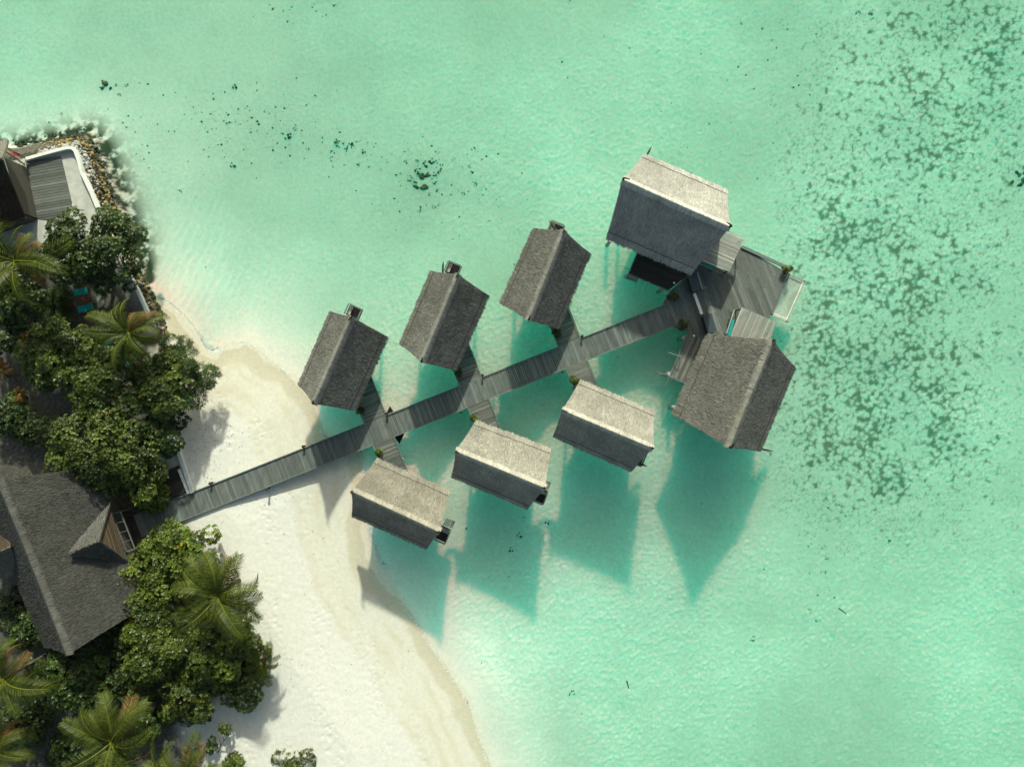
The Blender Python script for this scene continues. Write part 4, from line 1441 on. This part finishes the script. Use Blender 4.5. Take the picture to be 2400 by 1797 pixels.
def crown(center, rx, ry, zt, zb, seed, leaf=0.25, dens=1.5, K=8, width=0.46, lump=(0.7, 1.25), gold=0.008, rot=0.0, flat=0.85):
    R = np.random.RandomState(seed)
    area = math.pi * rx * ry
    nl = max(5, int(area / 1.25))
    P_, N_, S_, T_ = [], [], [], []
    ca, sa = math.cos(rot), math.sin(rot)
    k0 = 0
    for k in range(nl):
        rr = math.sqrt((k + 0.5) / nl) * (0.97 + 0.08 * R.randn()); th = k * 2.39996 + R.rand() * 0.9 + seed
        rr = min(rr, 1.08)
        ex, ey = rr * math.cos(th) * rx, rr * math.sin(th) * ry
        x, y = center[0] + ex * ca - ey * sa, center[1] + ex * sa + ey * ca
        z = zb + (zt - zb) * math.sqrt(max(0.02, 1 - min(rr, 0.99) ** 2 * flat)) + R.uniform(-0.7, 0.35)
        lr = R.uniform(*lump) * (0.75 if rr > 0.9 else 1.0)
        n = int(52 * dens * lr * lr)
        d = R.randn(n, 3); d[:, 2] = np.abs(d[:, 2]) * 0.9 - 0.12
        d /= np.linalg.norm(d, axis=1, keepdims=True)
        q = np.array([x, y, z]) + d * lr * R.uniform(0.72, 1.05, (n, 1)) * np.array([1, 1, 0.75])
        nn_ = d + np.array([0, 0.15, 0.75]) + R.randn(n, 3) * 0.25
        nn_ /= np.linalg.norm(nn_, axis=1, keepdims=True)
        P_.append(q); N_.append(nn_)
        S_.append(leaf * R.uniform(0.75, 1.2, n))
        lt = R.uniform(0.6, 1.35)
        t = np.ones((n, 3)) * lt * R.uniform(0.8, 1.2, (n, 1))
        g = R.rand(n) < gold
        t[g] *= np.array([2.6, 1.5, 1.0])
        T_.append(t)
    pos, nrm, size, tint = np.concatenate(P_), np.concatenate(N_), np.concatenate(S_), np.concatenate(T_)
    V, C = leaves_np(pos, nrm, size, tint, R, K, width)
    mb = MB(); mb.v = V; mb.c = C; mb.f = np.arange(len(V)).reshape(-1, 4)
    return mb


def trunk(parent, x, y, z0, zt, rx, ry, seed, limbs=6, r=0.20):
    R = random.Random(seed)
    mb = MB()
    top = Vector((x + R.uniform(-.3, .3), y + R.uniform(-.3, .3), z0 + (zt - z0) * 0.55))
    mb.tube([(x, y, z0 - 0.3), lerp(Vector((x, y, z0)), top, 0.5) + Vector((R.uniform(-.2, .2), R.uniform(-.2, .2), 0)), top], [r * 1.3, r, r * 0.8], 8)
    t = mb.build('trunk', M['bark'], parent, smooth=True)
    for i in range(limbs):
        a = 2 * math.pi * (i + R.random() * 0.6) / limbs
        e = Vector((x + math.cos(a) * rx * 0.62, y + math.sin(a) * ry * 0.62, z0 + (zt - z0) * R.uniform(0.70, 0.82)))
        mb = MB(); mb.tube([top - UP * 0.4, lerp(top, e, 0.5) + UP * 0.25, e], [r * 0.55, r * 0.4, r * 0.12], 6)
        mb.build('limb', M['bark'], t, smooth=True)


TREES = 'broadleaf trees on the island'


def tree(px, py, r_px, ry_px, zt, seed, mat, label, group=TREES, name='broadleaf_tree', cat='tree', rot=0.0, limbs=6, **kw):
    zm = zt * 0.8
    if 'leaf' not in kw: kw['leaf'] = 0.25 * (0.78, 1.0, 1.28, 0.9, 1.12)[seed % 5]; kw['K'] = (9, 8, 6, 8, 7)[seed % 5]
    c = W(px, py, zm); k = (H - zm) / F
    rx, ry = max(0.3, r_px * k - 0.3), max(0.3, ry_px * k - 0.3)
    z0 = max(0.2, ground_z(c.x, c.y))
    o = empty(name, (c.x, c.y, z0), label, cat, group)
    trunk(o, c.x, c.y, z0, zt, rx, ry, seed, limbs, r=0.08 + 0.03 * rx)
    b = crown((c.x, c.y), rx, ry, zt - 0.6, max(z0 + 0.5, zt - 0.6 - 0.85 * min(rx, ry) - 0.5), seed, rot=rot, **kw)
    b.build('crown', mat, o)
    return o


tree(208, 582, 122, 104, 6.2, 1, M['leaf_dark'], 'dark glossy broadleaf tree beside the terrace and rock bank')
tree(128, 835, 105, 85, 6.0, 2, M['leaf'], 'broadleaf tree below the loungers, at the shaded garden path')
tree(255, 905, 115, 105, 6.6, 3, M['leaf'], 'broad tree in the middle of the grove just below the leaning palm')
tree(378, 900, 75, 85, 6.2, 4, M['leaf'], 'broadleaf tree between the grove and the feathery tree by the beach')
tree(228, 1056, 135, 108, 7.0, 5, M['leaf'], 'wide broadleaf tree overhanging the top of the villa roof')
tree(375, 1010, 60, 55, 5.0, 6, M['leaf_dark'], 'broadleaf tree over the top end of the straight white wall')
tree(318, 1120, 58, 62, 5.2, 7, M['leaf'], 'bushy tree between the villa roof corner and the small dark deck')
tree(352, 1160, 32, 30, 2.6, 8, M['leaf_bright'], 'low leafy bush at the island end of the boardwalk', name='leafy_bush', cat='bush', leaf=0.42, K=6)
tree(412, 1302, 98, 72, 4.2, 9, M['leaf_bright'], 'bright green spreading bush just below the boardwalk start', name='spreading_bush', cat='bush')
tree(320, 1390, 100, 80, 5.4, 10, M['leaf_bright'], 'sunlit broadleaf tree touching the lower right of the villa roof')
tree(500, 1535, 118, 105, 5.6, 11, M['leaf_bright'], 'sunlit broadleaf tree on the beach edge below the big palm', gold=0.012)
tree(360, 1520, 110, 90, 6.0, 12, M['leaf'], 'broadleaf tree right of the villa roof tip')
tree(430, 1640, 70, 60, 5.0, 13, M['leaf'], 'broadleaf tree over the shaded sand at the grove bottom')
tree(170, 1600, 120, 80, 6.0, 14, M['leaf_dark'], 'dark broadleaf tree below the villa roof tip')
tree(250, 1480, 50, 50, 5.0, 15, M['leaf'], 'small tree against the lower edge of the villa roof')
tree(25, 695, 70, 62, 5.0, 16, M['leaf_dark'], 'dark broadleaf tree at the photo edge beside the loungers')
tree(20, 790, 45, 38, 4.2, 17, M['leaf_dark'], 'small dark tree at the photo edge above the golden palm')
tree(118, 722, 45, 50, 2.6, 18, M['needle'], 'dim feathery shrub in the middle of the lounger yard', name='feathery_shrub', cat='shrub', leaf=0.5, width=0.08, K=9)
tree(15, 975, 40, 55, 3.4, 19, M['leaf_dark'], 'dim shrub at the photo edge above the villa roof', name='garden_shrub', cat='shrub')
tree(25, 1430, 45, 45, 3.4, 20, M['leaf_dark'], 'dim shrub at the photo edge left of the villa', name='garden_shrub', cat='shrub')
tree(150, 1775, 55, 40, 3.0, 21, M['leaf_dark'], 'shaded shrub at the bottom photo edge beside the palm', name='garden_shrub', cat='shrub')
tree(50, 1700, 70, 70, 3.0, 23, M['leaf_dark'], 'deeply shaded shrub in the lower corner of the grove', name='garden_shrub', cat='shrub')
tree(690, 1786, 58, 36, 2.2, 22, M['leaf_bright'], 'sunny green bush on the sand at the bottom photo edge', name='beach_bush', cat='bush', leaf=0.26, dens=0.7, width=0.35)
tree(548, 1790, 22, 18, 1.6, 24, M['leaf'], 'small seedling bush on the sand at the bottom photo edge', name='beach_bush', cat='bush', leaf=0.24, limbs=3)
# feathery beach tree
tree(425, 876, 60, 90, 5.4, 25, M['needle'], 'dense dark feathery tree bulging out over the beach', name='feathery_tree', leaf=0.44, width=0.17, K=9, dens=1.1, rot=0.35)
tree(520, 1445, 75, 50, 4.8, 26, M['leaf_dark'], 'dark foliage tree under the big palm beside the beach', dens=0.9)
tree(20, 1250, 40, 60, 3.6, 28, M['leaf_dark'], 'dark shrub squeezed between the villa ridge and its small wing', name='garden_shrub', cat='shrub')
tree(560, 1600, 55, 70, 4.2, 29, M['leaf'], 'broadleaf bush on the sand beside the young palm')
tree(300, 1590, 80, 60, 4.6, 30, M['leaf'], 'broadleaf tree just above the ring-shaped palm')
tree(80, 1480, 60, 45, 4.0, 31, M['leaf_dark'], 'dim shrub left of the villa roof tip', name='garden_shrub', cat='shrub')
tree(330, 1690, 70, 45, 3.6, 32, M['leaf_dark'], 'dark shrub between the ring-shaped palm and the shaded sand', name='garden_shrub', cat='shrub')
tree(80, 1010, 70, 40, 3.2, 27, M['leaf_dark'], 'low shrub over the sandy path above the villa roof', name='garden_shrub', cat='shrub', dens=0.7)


# palms: a few frond meshes shared by every palm
def frond_mesh(seed, mat, L=3.6, droop=1.0, leaf=0.85):
    R = np.random.RandomState(seed)
    nseg = 12
    th = 0.55 + R.uniform(-0.1, 0.15)
    p = np.array([0.0, 0, 0]); pts = [p.copy()]
    yaw = 0.0; bend = R.uniform(-0.035, 0.035)
    for i in range(nseg):
        d = np.array([math.cos(th) * math.cos(yaw), math.cos(th) * math.sin(yaw), math.sin(th)])
        p = p + d * L / nseg; pts.append(p.copy())
        th -= (0.06 + 0.055 * i / nseg * 2.2) * droop; yaw += bend
    mb = MB()
    mb.tube([Vector(q) for q in pts], [0.055 * (1 - 0.85 * i / nseg) + 0.008 for i in range(nseg + 1)], 5)
    nr = len(mb.v)
    mb.c = [(2.0, 1.7, 1.0)] * nr
    P = np.array(pts)
    n = 54
    for side in (-1, 1):
        for k in range(n):
            t = 0.12 + 0.88 * (k + R.rand() * 0.6) / n
            i = min(int(t * nseg), nseg - 1); f = t * nseg - i
            q = P[i] * (1 - f) + P[i + 1] * f
            d = P[i + 1] - P[i]; d /= np.linalg.norm(d)
            s = np.cross(d, [0, 0, 1]); s /= np.linalg.norm(s); u = np.cross(s, d)
            ll = leaf * (math.sin(math.pi * (0.12 + 0.82 * t)) ** 0.6) * R.uniform(0.85, 1.1)
            sweep = 0.55 + 0.5 * t
            dirv = s * side * math.cos(sweep * 0.6) + d * math.sin(sweep * 0.75) + u * R.uniform(0.02, 0.25)
            dirv /= np.linalg.norm(dirv)
            w = 0.026
            m = q + dirv * ll * 0.5
            e = q + dirv * ll - np.array([0, 0, 1]) * ll * R.uniform(0.15, 0.42)
            wv = d * w
            c = R.uniform(0.7, 1.3)
            mb.add([q - wv * 0.6, q + wv * 0.6, m + wv, m - wv, e + wv * 0.15, e - wv * 0.15], [(0, 1, 2, 3), (3, 2, 4, 5)], (c, c, c))
    return mb.mesh('frond', mat)


FR = [frond_mesh(300 + i, M['frond'], 3.6, dr) for i, dr in enumerate((0.7, 1.0, 1.3, 1.7))]
M['frond_dead'] = leaf_mat('dead_frond', (0.11, 0.075, 0.035), 0.4, 0.7, 0.1, 0.1)
FD = [frond_mesh(340, M['frond_dead'], 3.3, 1.9, 0.6)]
FG = [frond_mesh(320 + i, M['frond_gold'], 2.2, 1.1, 0.6) for i in range(2)]


def palm(px, py, r_px, zc, seed, label, lean=(0.5, 0.3), nf=24, meshes=FR, name='coconut_palm', base_L=3.3, dry=1):
    R = random.Random(seed)
    c = W(px, py, zc); k = (H - zc) / F
    sc = r_px * k / base_L
    gx, gy = c.x - lean[0], c.y - lean[1]
    z0 = max(0.3, ground_z(gx, gy))
    o = empty(name, (gx, gy, z0), label, 'palm', 'palms on the island')
    mb = MB(); mb.tube([(gx, gy, z0 - 0.2), (lerp(gx, c.x, 0.35), lerp(gy, c.y, 0.35), lerp(z0, zc, 0.5)), (c.x, c.y, zc - 0.1)], [0.20, 0.15, 0.13], 8)
    mb.build('trunk', M['bark'], o, smooth=True)
    mb = MB(); mb.add(*ball((c.x, c.y, zc - 0.05), 0.22, 8, 5)); mb.build('crown_heart', M['rachis'], o, smooth=True)
    for i in range(nf):
        f = bpy.data.objects.new('frond', meshes[R.randrange(len(meshes))]); col.objects.link(f)
        if meshes is FR and i in (5, 11, 16): f.data = FD[0]
        f.parent = o
        f.location = Vector((c.x, c.y, zc)) - wloc(o)
        up = -0.35 * (i % 3) + R.uniform(-0.15, 0.2)          # three tiers
        f.rotation_euler = (R.uniform(-0.9, 0.9), up * 0.6 * -1 - 0.15, 2.39996 * i + R.uniform(-0.25, 0.25))
        s = sc * R.uniform(0.68, 1.15)
        f.scale = (s, s, s)
    return o


palm(302, 782, 96, 7.6, 1, 'leaning palm with arching fronds over the loungers and rock bank')
palm(35, 612, 118, 8.6, 2, 'palm with long arching fronds at the photo edge below the terrace', nf=22)
palm(508, 1398, 116, 7.6, 3, 'big sunlit palm reaching out over the beach from the grove', nf=27)
palm(612, 1555, 58, 4.0, 4, 'small young palm on the sand at the grove edge', nf=12, lean=(0.2, 0.1))
palm(262, 1738, 118, 8.4, 5, 'palm seen from above at the bottom of the grove, fronds in a full ring', nf=25)
palm(425, 1830, 125, 8.2, 6, 'palm cut by the bottom photo edge with fronds pointing up', nf=22)
palm(10, 1590, 120, 8.4, 7, 'palm at the photo edge below the villa with long dim fronds', nf=22)
palm(-10, 1760, 110, 7.4, 8, 'shaded palm cut by the lower corner of the photo', nf=20)
palm(62, 802, 30, 3.2, 9, 'golden yellow young palm above the shaded path', nf=10, meshes=FG, name='golden_palm', base_L=2.0)
palm(6, 868, 30, 2.6, 10, 'orange golden palm at the photo edge beside the path', nf=9, meshes=FG, name='golden_palm', base_L=2.0)
palm(48, 925, 20, 2.6, 11, 'small orange golden palm below the path corner', nf=9, meshes=FG, name='golden_palm', base_L=2.0)

# bare sapling by the grove bottom
p = W(515, 1730, 0.8)
sap = empty('bare_sapling', (p.x, p.y, 0.6), 'bare branching sapling with one leafy tuft on the shaded sand', 'sapling')
mb = MB()
b0 = W(505, 1775, 0.6); b1 = W(518, 1745, 1.6); b2 = W(530, 1728, 2.3)
mb.tube([b0, b1, b2], [0.06, 0.045, 0.03], 6)
for a, b in (((518, 1745), (512, 1722)), ((530, 1728), (534, 1712)), ((530, 1728), (540, 1708)), ((525, 1736), (520, 1715)), ((514, 1755), (500, 1730))):
    mb.tube([W(*a, 1.7), W(*b, 2.4)], [0.03, 0.012], 5)
mb.build('branches', M['bark'], sap)
tp = W(524, 1712, 2.6)
crown((tp.x, tp.y), 0.5, 0.35, 2.6, 2.3, 77, leaf=0.24, lump=(0.3, 0.45)).build('leaf_tuft', M['leaf_bright'], sap)
tp = W(494, 1748, 2.0)
crown((tp.x, tp.y), 0.35, 0.7, 2.1, 1.6, 78, leaf=0.22, lump=(0.3, 0.45)).build('leaf_tuft', M['leaf_dark'], sap)
# driftwood twigs under the young palm
p = W(605, 1505, 0.8)
dw = empty('dead_branches', (p.x, p.y, 0.7), 'tangle of grey dead branches on the sand above the young palm', 'branches')
mb = MB(); R = random.Random(4)
for i in range(16):
    a = Vector((p.x + R.uniform(-0.7, 0.3), p.y + R.uniform(-0.8, 0.8), 0.75 + R.uniform(0, 0.5)))
    an = R.uniform(0, 6.28); d = Vector((math.cos(an), math.sin(an), R.uniform(-0.1, 0.4))) * R.uniform(0.5, 1.2)
    mb.tube([a, a + d * 0.5 + Vector((0, 0, 0.1)), a + d], [0.03, 0.022, 0.01], 4)
mb.build('twigs', M['bark'], dw)

# potted shrubs on the porches and deck
def potted(px, py, label, s=0.42, mat='leaf_dark', z=ZD, seed=1, gold=0.1):
    p = W(px, py, z + 0.6)
    o = empty('potted_shrub', (p.x, p.y, z), label, 'plant', 'potted shrubs on the boardwalk')
    mb = MB(); mb.tube([(p.x, p.y, z), (p.x, p.y, z + 0.15), (p.x, p.y, z + 0.34), (p.x, p.y, z + 0.36)], [0.13, 0.18, 0.21, 0.19], 12); mb.build('pot', M['pot'], o)
    crown((p.x, p.y), s * 0.55, s * 0.55, z + 0.75, z + 0.4, seed, leaf=0.20, lump=(0.18, 0.28), dens=6, width=0.3, gold=gold).build('leaves', M[mat], o)


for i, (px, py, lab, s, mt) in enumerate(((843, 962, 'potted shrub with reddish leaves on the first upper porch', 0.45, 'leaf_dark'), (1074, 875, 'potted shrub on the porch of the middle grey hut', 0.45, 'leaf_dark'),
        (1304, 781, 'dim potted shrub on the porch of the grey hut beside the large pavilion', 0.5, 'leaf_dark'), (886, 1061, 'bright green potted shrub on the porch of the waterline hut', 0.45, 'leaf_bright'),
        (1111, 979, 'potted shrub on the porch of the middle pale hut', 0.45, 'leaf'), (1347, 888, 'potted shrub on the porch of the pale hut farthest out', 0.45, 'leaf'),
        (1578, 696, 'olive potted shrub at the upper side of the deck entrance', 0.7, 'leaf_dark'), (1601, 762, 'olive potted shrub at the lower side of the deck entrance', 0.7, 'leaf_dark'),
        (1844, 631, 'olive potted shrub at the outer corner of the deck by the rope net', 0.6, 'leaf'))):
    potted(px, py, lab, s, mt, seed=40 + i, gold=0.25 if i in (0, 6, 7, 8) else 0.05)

# ------------------------------------------------------------------ loungers in the yard
def lounger(px, py, ang, label, fabric):
    p = W(px, py, ZG + 0.35)
    o = empty('sun_lounger', (p.x, p.y, ZG), label, 'lounger', 'loungers in the yard')
    a = Vector((math.cos(ang), math.sin(ang), 0)); b = Vector((-a.y, a.x, 0))
    for t, tl in ((-0.48, 0.0), (0.42, 0.0)):
        pass
    mb = MB(); mb.box(p + a * -0.42, a * 0.44, b * 0.32, UP * 0.045); mb.build('seat_cushion', fabric, o)
    u = (a * math.cos(0.45) + UP * math.sin(0.45))
    nu = u.cross(b).normalized()
    mb = MB(); mb.box(p + a * 0.05 + u * 0.46, u * 0.43, b * 0.32, nu * 0.045); mb.build('back_cushion', fabric, o)
    for sg in (-1, 1):
        e = b * 0.36 * sg
        mb = MB(); mb.tube([p + e - a * 0.95 - UP * 0.05, p + e + a * 0.03 - UP * 0.05, p + e + a * 0.05 + u * 0.98], 0.028, 6); mb.build('side_rail', M['metal'], o)
        for t in (-0.8, 0.75):
            q = p + e + a * t
            mb = MB(); mb.tube([(q.x, q.y, ZG), (q.x, q.y, p.z - 0.04 + (0.3 if t > 0 else 0))], 0.025, 6); mb.build('leg', M['metal'], o)
    return o


M['canvas'] = plain_mat('grey_canvas', (0.22, 0.24, 0.20), 0.8)
lounger(190, 684, 0.16, 'turquoise sun lounger at the edge of the dark glossy tree', M['turq'])
lounger(202, 722, 0.22, 'turquoise sun lounger in the open yard beside the small brown table', M['turq'])
lounger(234, 703, -1.15, 'grey canvas sun lounger partly under the leaning palm fronds', M['canvas'])
lounger(258, 797, 0.55, 'turquoise sun lounger glimpsed under the leaning palm', M['turq'])
lounger(291, 838, 1.9, 'turquoise sun lounger glimpsed between the palm and the grove', M['turq'])
p = W(200, 703, ZG + 0.45)
o = empty('side_table', (p.x, p.y, ZG), 'small reddish brown side table between the turquoise loungers', 'table')
M['redwood'] = plain_mat('redwood', (0.16, 0.05, 0.025), 0.6)
mb = MB(); mb.box((p.x, p.y, ZG + 0.43), (0.33, 0.05, 0), (-0.05, 0.28, 0), (0, 0, 0.025)); mb.build('table_top', M['redwood'], o)
for sx in (-1, 1):
    for sy in (-1, 1):
        mb = MB(); mb.box((p.x + sx * 0.26, p.y + sy * 0.2, ZG + 0.2), (0.025, 0, 0), (0, 0.025, 0), (0, 0, 0.205)); mb.build('leg', M['redwood'], o)

# ------------------------------------------------------------------ coral clumps on the seabed
M['coral'] = plain_mat('coral', (0.11, 0.125, 0.075), 0.95, 3.0, 0.5, 0.1)


def coral_mesh(seed, n=9):
    R = random.Random(seed)
    mb = MB()
    for i in range(n):
        a = R.uniform(0, 6.28); d = math.sqrt(R.random()) * 0.8
        m = R.choice(rocks['rock_weed'])
        r = R.uniform(0.25, 0.55) * (1.1 - 0.5 * d)
        mt = Matrix.Translation((math.cos(a) * d, math.sin(a) * d, 0.1)) @ Euler((R.uniform(0, 6), R.uniform(0, 6), 0)).to_matrix().to_4x4() @ Matrix.Diagonal((r, r, r * 0.6, 1))
        mb.add([mt @ v.co for v in m.vertices], [tuple(f.vertices) for f in m.polygons])
    return mb.mesh('coral_clump', M['coral'])


corals = [coral_mesh(i, 6 + i % 5) for i in range(7)]
CG = 'coral clumps on the sandy seabed'


def coral_label(px, py, r):
    sz = 'tiny' if r < 5.5 else ('small' if r < 7.5 else 'medium')
    if px < 330: w = 'off the terrace'
    elif px < 620: w = 'in the open water beyond the rock bank'
    elif px < 780: w = 'above the grey hut nearest the beach'
    elif px < 900: w = 'midway between the terrace and the coral cluster'
    elif px < 1060: w = 'at the fringe of the coral cluster'
    elif py < 500 and px < 1200: w = 'between the coral cluster and the grey hut by the pavilion'
    elif py < 150: w = 'at the top photo edge beyond the near-white pavilion'
    elif px > 1850 and py < 1250: w = 'in the seagrass bed'
    elif px > 1850: w = 'in the open lagoon below the seagrass'
    elif py > 1450: w = 'in the open lagoon below the pavilion shadow'
    elif py > 1150: w = 'in the shadow of the middle pale hut'
    else: w = 'in the shaded water beside the boardwalk'
    return f'{sz} dark coral clump {w}'


def coral(px, py, r_px, label=None, i=None):
    label = label or coral_label(px, py, r_px)
    z = ground_z(*W(px, py, -1.2)[:2])
    p = W(px, py, z)
    o = bpy.data.objects.new('coral_clump', corals[rnd.randrange(7) if i is None else i]); col.objects.link(o)
    r = r_px * (H + 1.2) / F
    o.location = (p.x, p.y, ground_z(p.x, p.y)); o.scale = (r * rnd.uniform(0.85, 1.2), r * rnd.uniform(0.75, 1.1), min(0.5, r)); o.rotation_euler = (0, 0, rnd.uniform(0, 6.28))
    tag(o, label, 'coral', CG)


coral(247, 202, 20, 'largest lone coral clump, off the terrace', 4)
coral(990, 428, 24, 'biggest coral clump of the cluster above the middle grey hut', 3)
coral(2388, 420, 22, 'dark coral clump at the outer photo edge beyond the near-white pavilion', 2)
for px, py, r in ((1002, 385, 11), (1020, 382, 9), (1030, 395, 9), (982, 402, 12), (1005, 410, 8), (1022, 408, 9), (1018, 430, 7), (978, 378, 6), (1035, 386, 5), (962, 420, 9), (1013, 372, 6)):
    coral(px, py, r, 'coral lump in the cluster above the middle grey hut')
for px, py, r in ((297, 201, 5), (280, 222, 5), (272, 200, 5), (114, 289, 6), (145, 268, 4), (277, 361, 6), (552, 203, 9), (676, 322, 11), (547, 387, 9), (790, 335, 11), (824, 340, 8), (812, 350, 7), (690, 303, 5),
                  (420, 450, 8), (722, 350, 5), (840, 386, 6), (852, 357, 8), (1110, 350, 7), (1100, 390, 6), (1064, 375, 5), (1130, 376, 5), (1106, 405, 8), (1115, 432, 6), (1086, 455, 6), (983, 493, 7), (1017, 486, 5),
                  (950, 380, 5), (1282, 1224, 8), (1227, 1214, 5), (1219, 1253, 10), (1197, 1289, 10), (1764, 1496, 8), (1340, 1622, 8), (1897, 1431, 6), (1913, 1454, 5), (1543, 686, 6), (1240, 930, 4), (1300, 915, 4), (2122, 827, 6), (2190, 330, 7),
                  (2040, 40, 10), (2011, 32, 7), (1738, 55, 5), (1937, 1308, 5), (1935, 1340, 5), (2085, 1268, 7), (2150, 1457, 4)):
    coral(px, py, r)
# fine weed and rubble specks: nobody could count them
R = np.random.RandomState(3)
pts = []
for cx, cy, sx, sy, n in ((540, 290, 70, 45, 170), (640, 300, 60, 40, 120), (1060, 420, 90, 60, 190), (940, 430, 80, 60, 90), (800, 350, 50, 25, 70), (1700, 200, 160, 110, 110), (1240, 1230, 60, 90, 30), (700, 30, 50, 25, 40),
                          (1200, 900, 700, 500, 160), (1960, 1300, 90, 60, 50), (300, 330, 60, 60, 60), (1700, 90, 300, 60, 60)):
    n = int(n * 0.7)
    pts.append(np.stack([cx + R.randn(n) * sx, cy + R.randn(n) * sy], 1))
pts = np.concatenate(pts)
wp = np.array([W(x, y, -1.4)[:] for x, y in pts])
tz = terrain_fields(wp[:, :2])[0]
keep = tz < -0.5
mb = MB()
for (x, y, _), z in zip(wp[keep], tz[keep]):
    r = 0.035 + 0.13 * R.rand() ** 2.5; n = 5
    a0 = R.rand() * 6.28
    ring = [(x + math.cos(a0 + k * 6.283 / n) * r * R.uniform(0.5, 1.2), y + math.sin(a0 + k * 6.283 / n) * r * R.uniform(0.5, 1.2), z + 0.02) for k in range(n)]
    mb.add(ring + [(x, y, z + 0.10 + r * 0.6)], [(k, (k + 1) % n, n) for k in range(n)])
tag(mb.build('weed_specks', plain_mat('weed', (0.16, 0.185, 0.12), 0.95)), 'scattered fine dark weed and rubble on the seabed', 'weed', kind='stuff')
# leaves and bits on the beach
mb = MB()
for cx, cy, sx, sy, n in ((500, 1060, 45, 60, 120), (560, 1180, 60, 30, 30), (700, 1400, 90, 200, 70), (860, 1600, 120, 120, 25), (470, 990, 20, 40, 50)):
    for _ in range(n):
        q = W(cx + R.randn() * sx, cy + R.randn() * sy, 0.5)
        z = ground_z(q.x, q.y)
        if z < 0.12: continue
        r = R.uniform(0.03, 0.085); an = R.rand() * 6.28; d = Vector((math.cos(an), math.sin(an), 0)); s = Vector((-d.y, d.x, 0))
        c = Vector((q.x, q.y, z + 0.03))
        mb.add([c - d * r, c + s * r * 0.5 + UP * 0.02, c + d * r, c - s * r * 0.5 + UP * 0.02], [(0, 1, 2, 3)])
tag(mb.build('beach_litter', plain_mat('dry_leaf', (0.12, 0.10, 0.07), 0.9)), 'scattered dry leaves and bits on the white sand', 'litter', kind='stuff')
# drifting sticks
for lab, a, b in (('short dark drifting stick with a pale end, far out on the lagoon', (1966, 1425), (1988, 1441)), ('thin dark drifting stick on the lagoon below the middle shadow', (1469, 1595), (1475, 1618))):
    p, q = W(*a, 0.03), W(*b, 0.03)
    o = empty('drifting_stick', (p + q) / 2, lab, 'stick', 'sticks drifting on the lagoon')
    mb = MB(); mb.tube([p, lerp(p, q, 0.5) + UP * 0.03, lerp(p, q, 0.8)], [0.09, 0.07, 0.05], 6); mb.build('stick', M['dark_wood'], o)
    mb = MB(); mb.tube([lerp(p, q, 0.8), q], [0.05, 0.07], 6); mb.build('pale_end', M['white'], o)

# foam along the waterline
M['foam'] = plain_mat('foam', (0.80, 0.80, 0.76), 0.6)
mb = MB()
for path, wpx, n in (([(372, 694), (400, 712), (430, 737), (458, 772)], 1.5, 160), ([(530, 806), (578, 803), (625, 838), (690, 892)], 2, 130), ([(930, 1400), (985, 1480), (1042, 1560), (1092, 1640), (1142, 1790)], 2.0, 260), ([(458, 775), (474, 805), (492, 824), (505, 818)], 11, 330), ([(747, 1010), (757, 1022), (768, 1030)], 5, 60), ([(856, 1230), (868, 1270), (880, 1305), (894, 1335)], 16, 420), ([(842, 1062), (846, 1085), (842, 1120)], 5, 70)):
    for _ in range(n):
        i = R.randint(len(path) - 1); t = R.rand()
        x = path[i][0] + (path[i + 1][0] - path[i][0]) * t + abs(R.randn()) * wpx; y = path[i][1] + (path[i + 1][1] - path[i][1]) * t + R.randn() * 3
        q = W(x, y, 0.0); z = max(0.012, ground_z(q.x, q.y) + 0.012)
        r = R.uniform(0.02, 0.09); a0 = R.rand() * 6.28
        mb.add([(q.x + math.cos(a0 + k * 1.2566) * r * R.uniform(0.4, 1.3), q.y + math.sin(a0 + k * 1.2566) * r * R.uniform(0.4, 1.3), z) for k in range(5)], [(0, 1, 2, 3, 4)])
tag(mb.build('foam', M['foam']), 'thin white foam along the waterline', 'foam', kind='stuff')
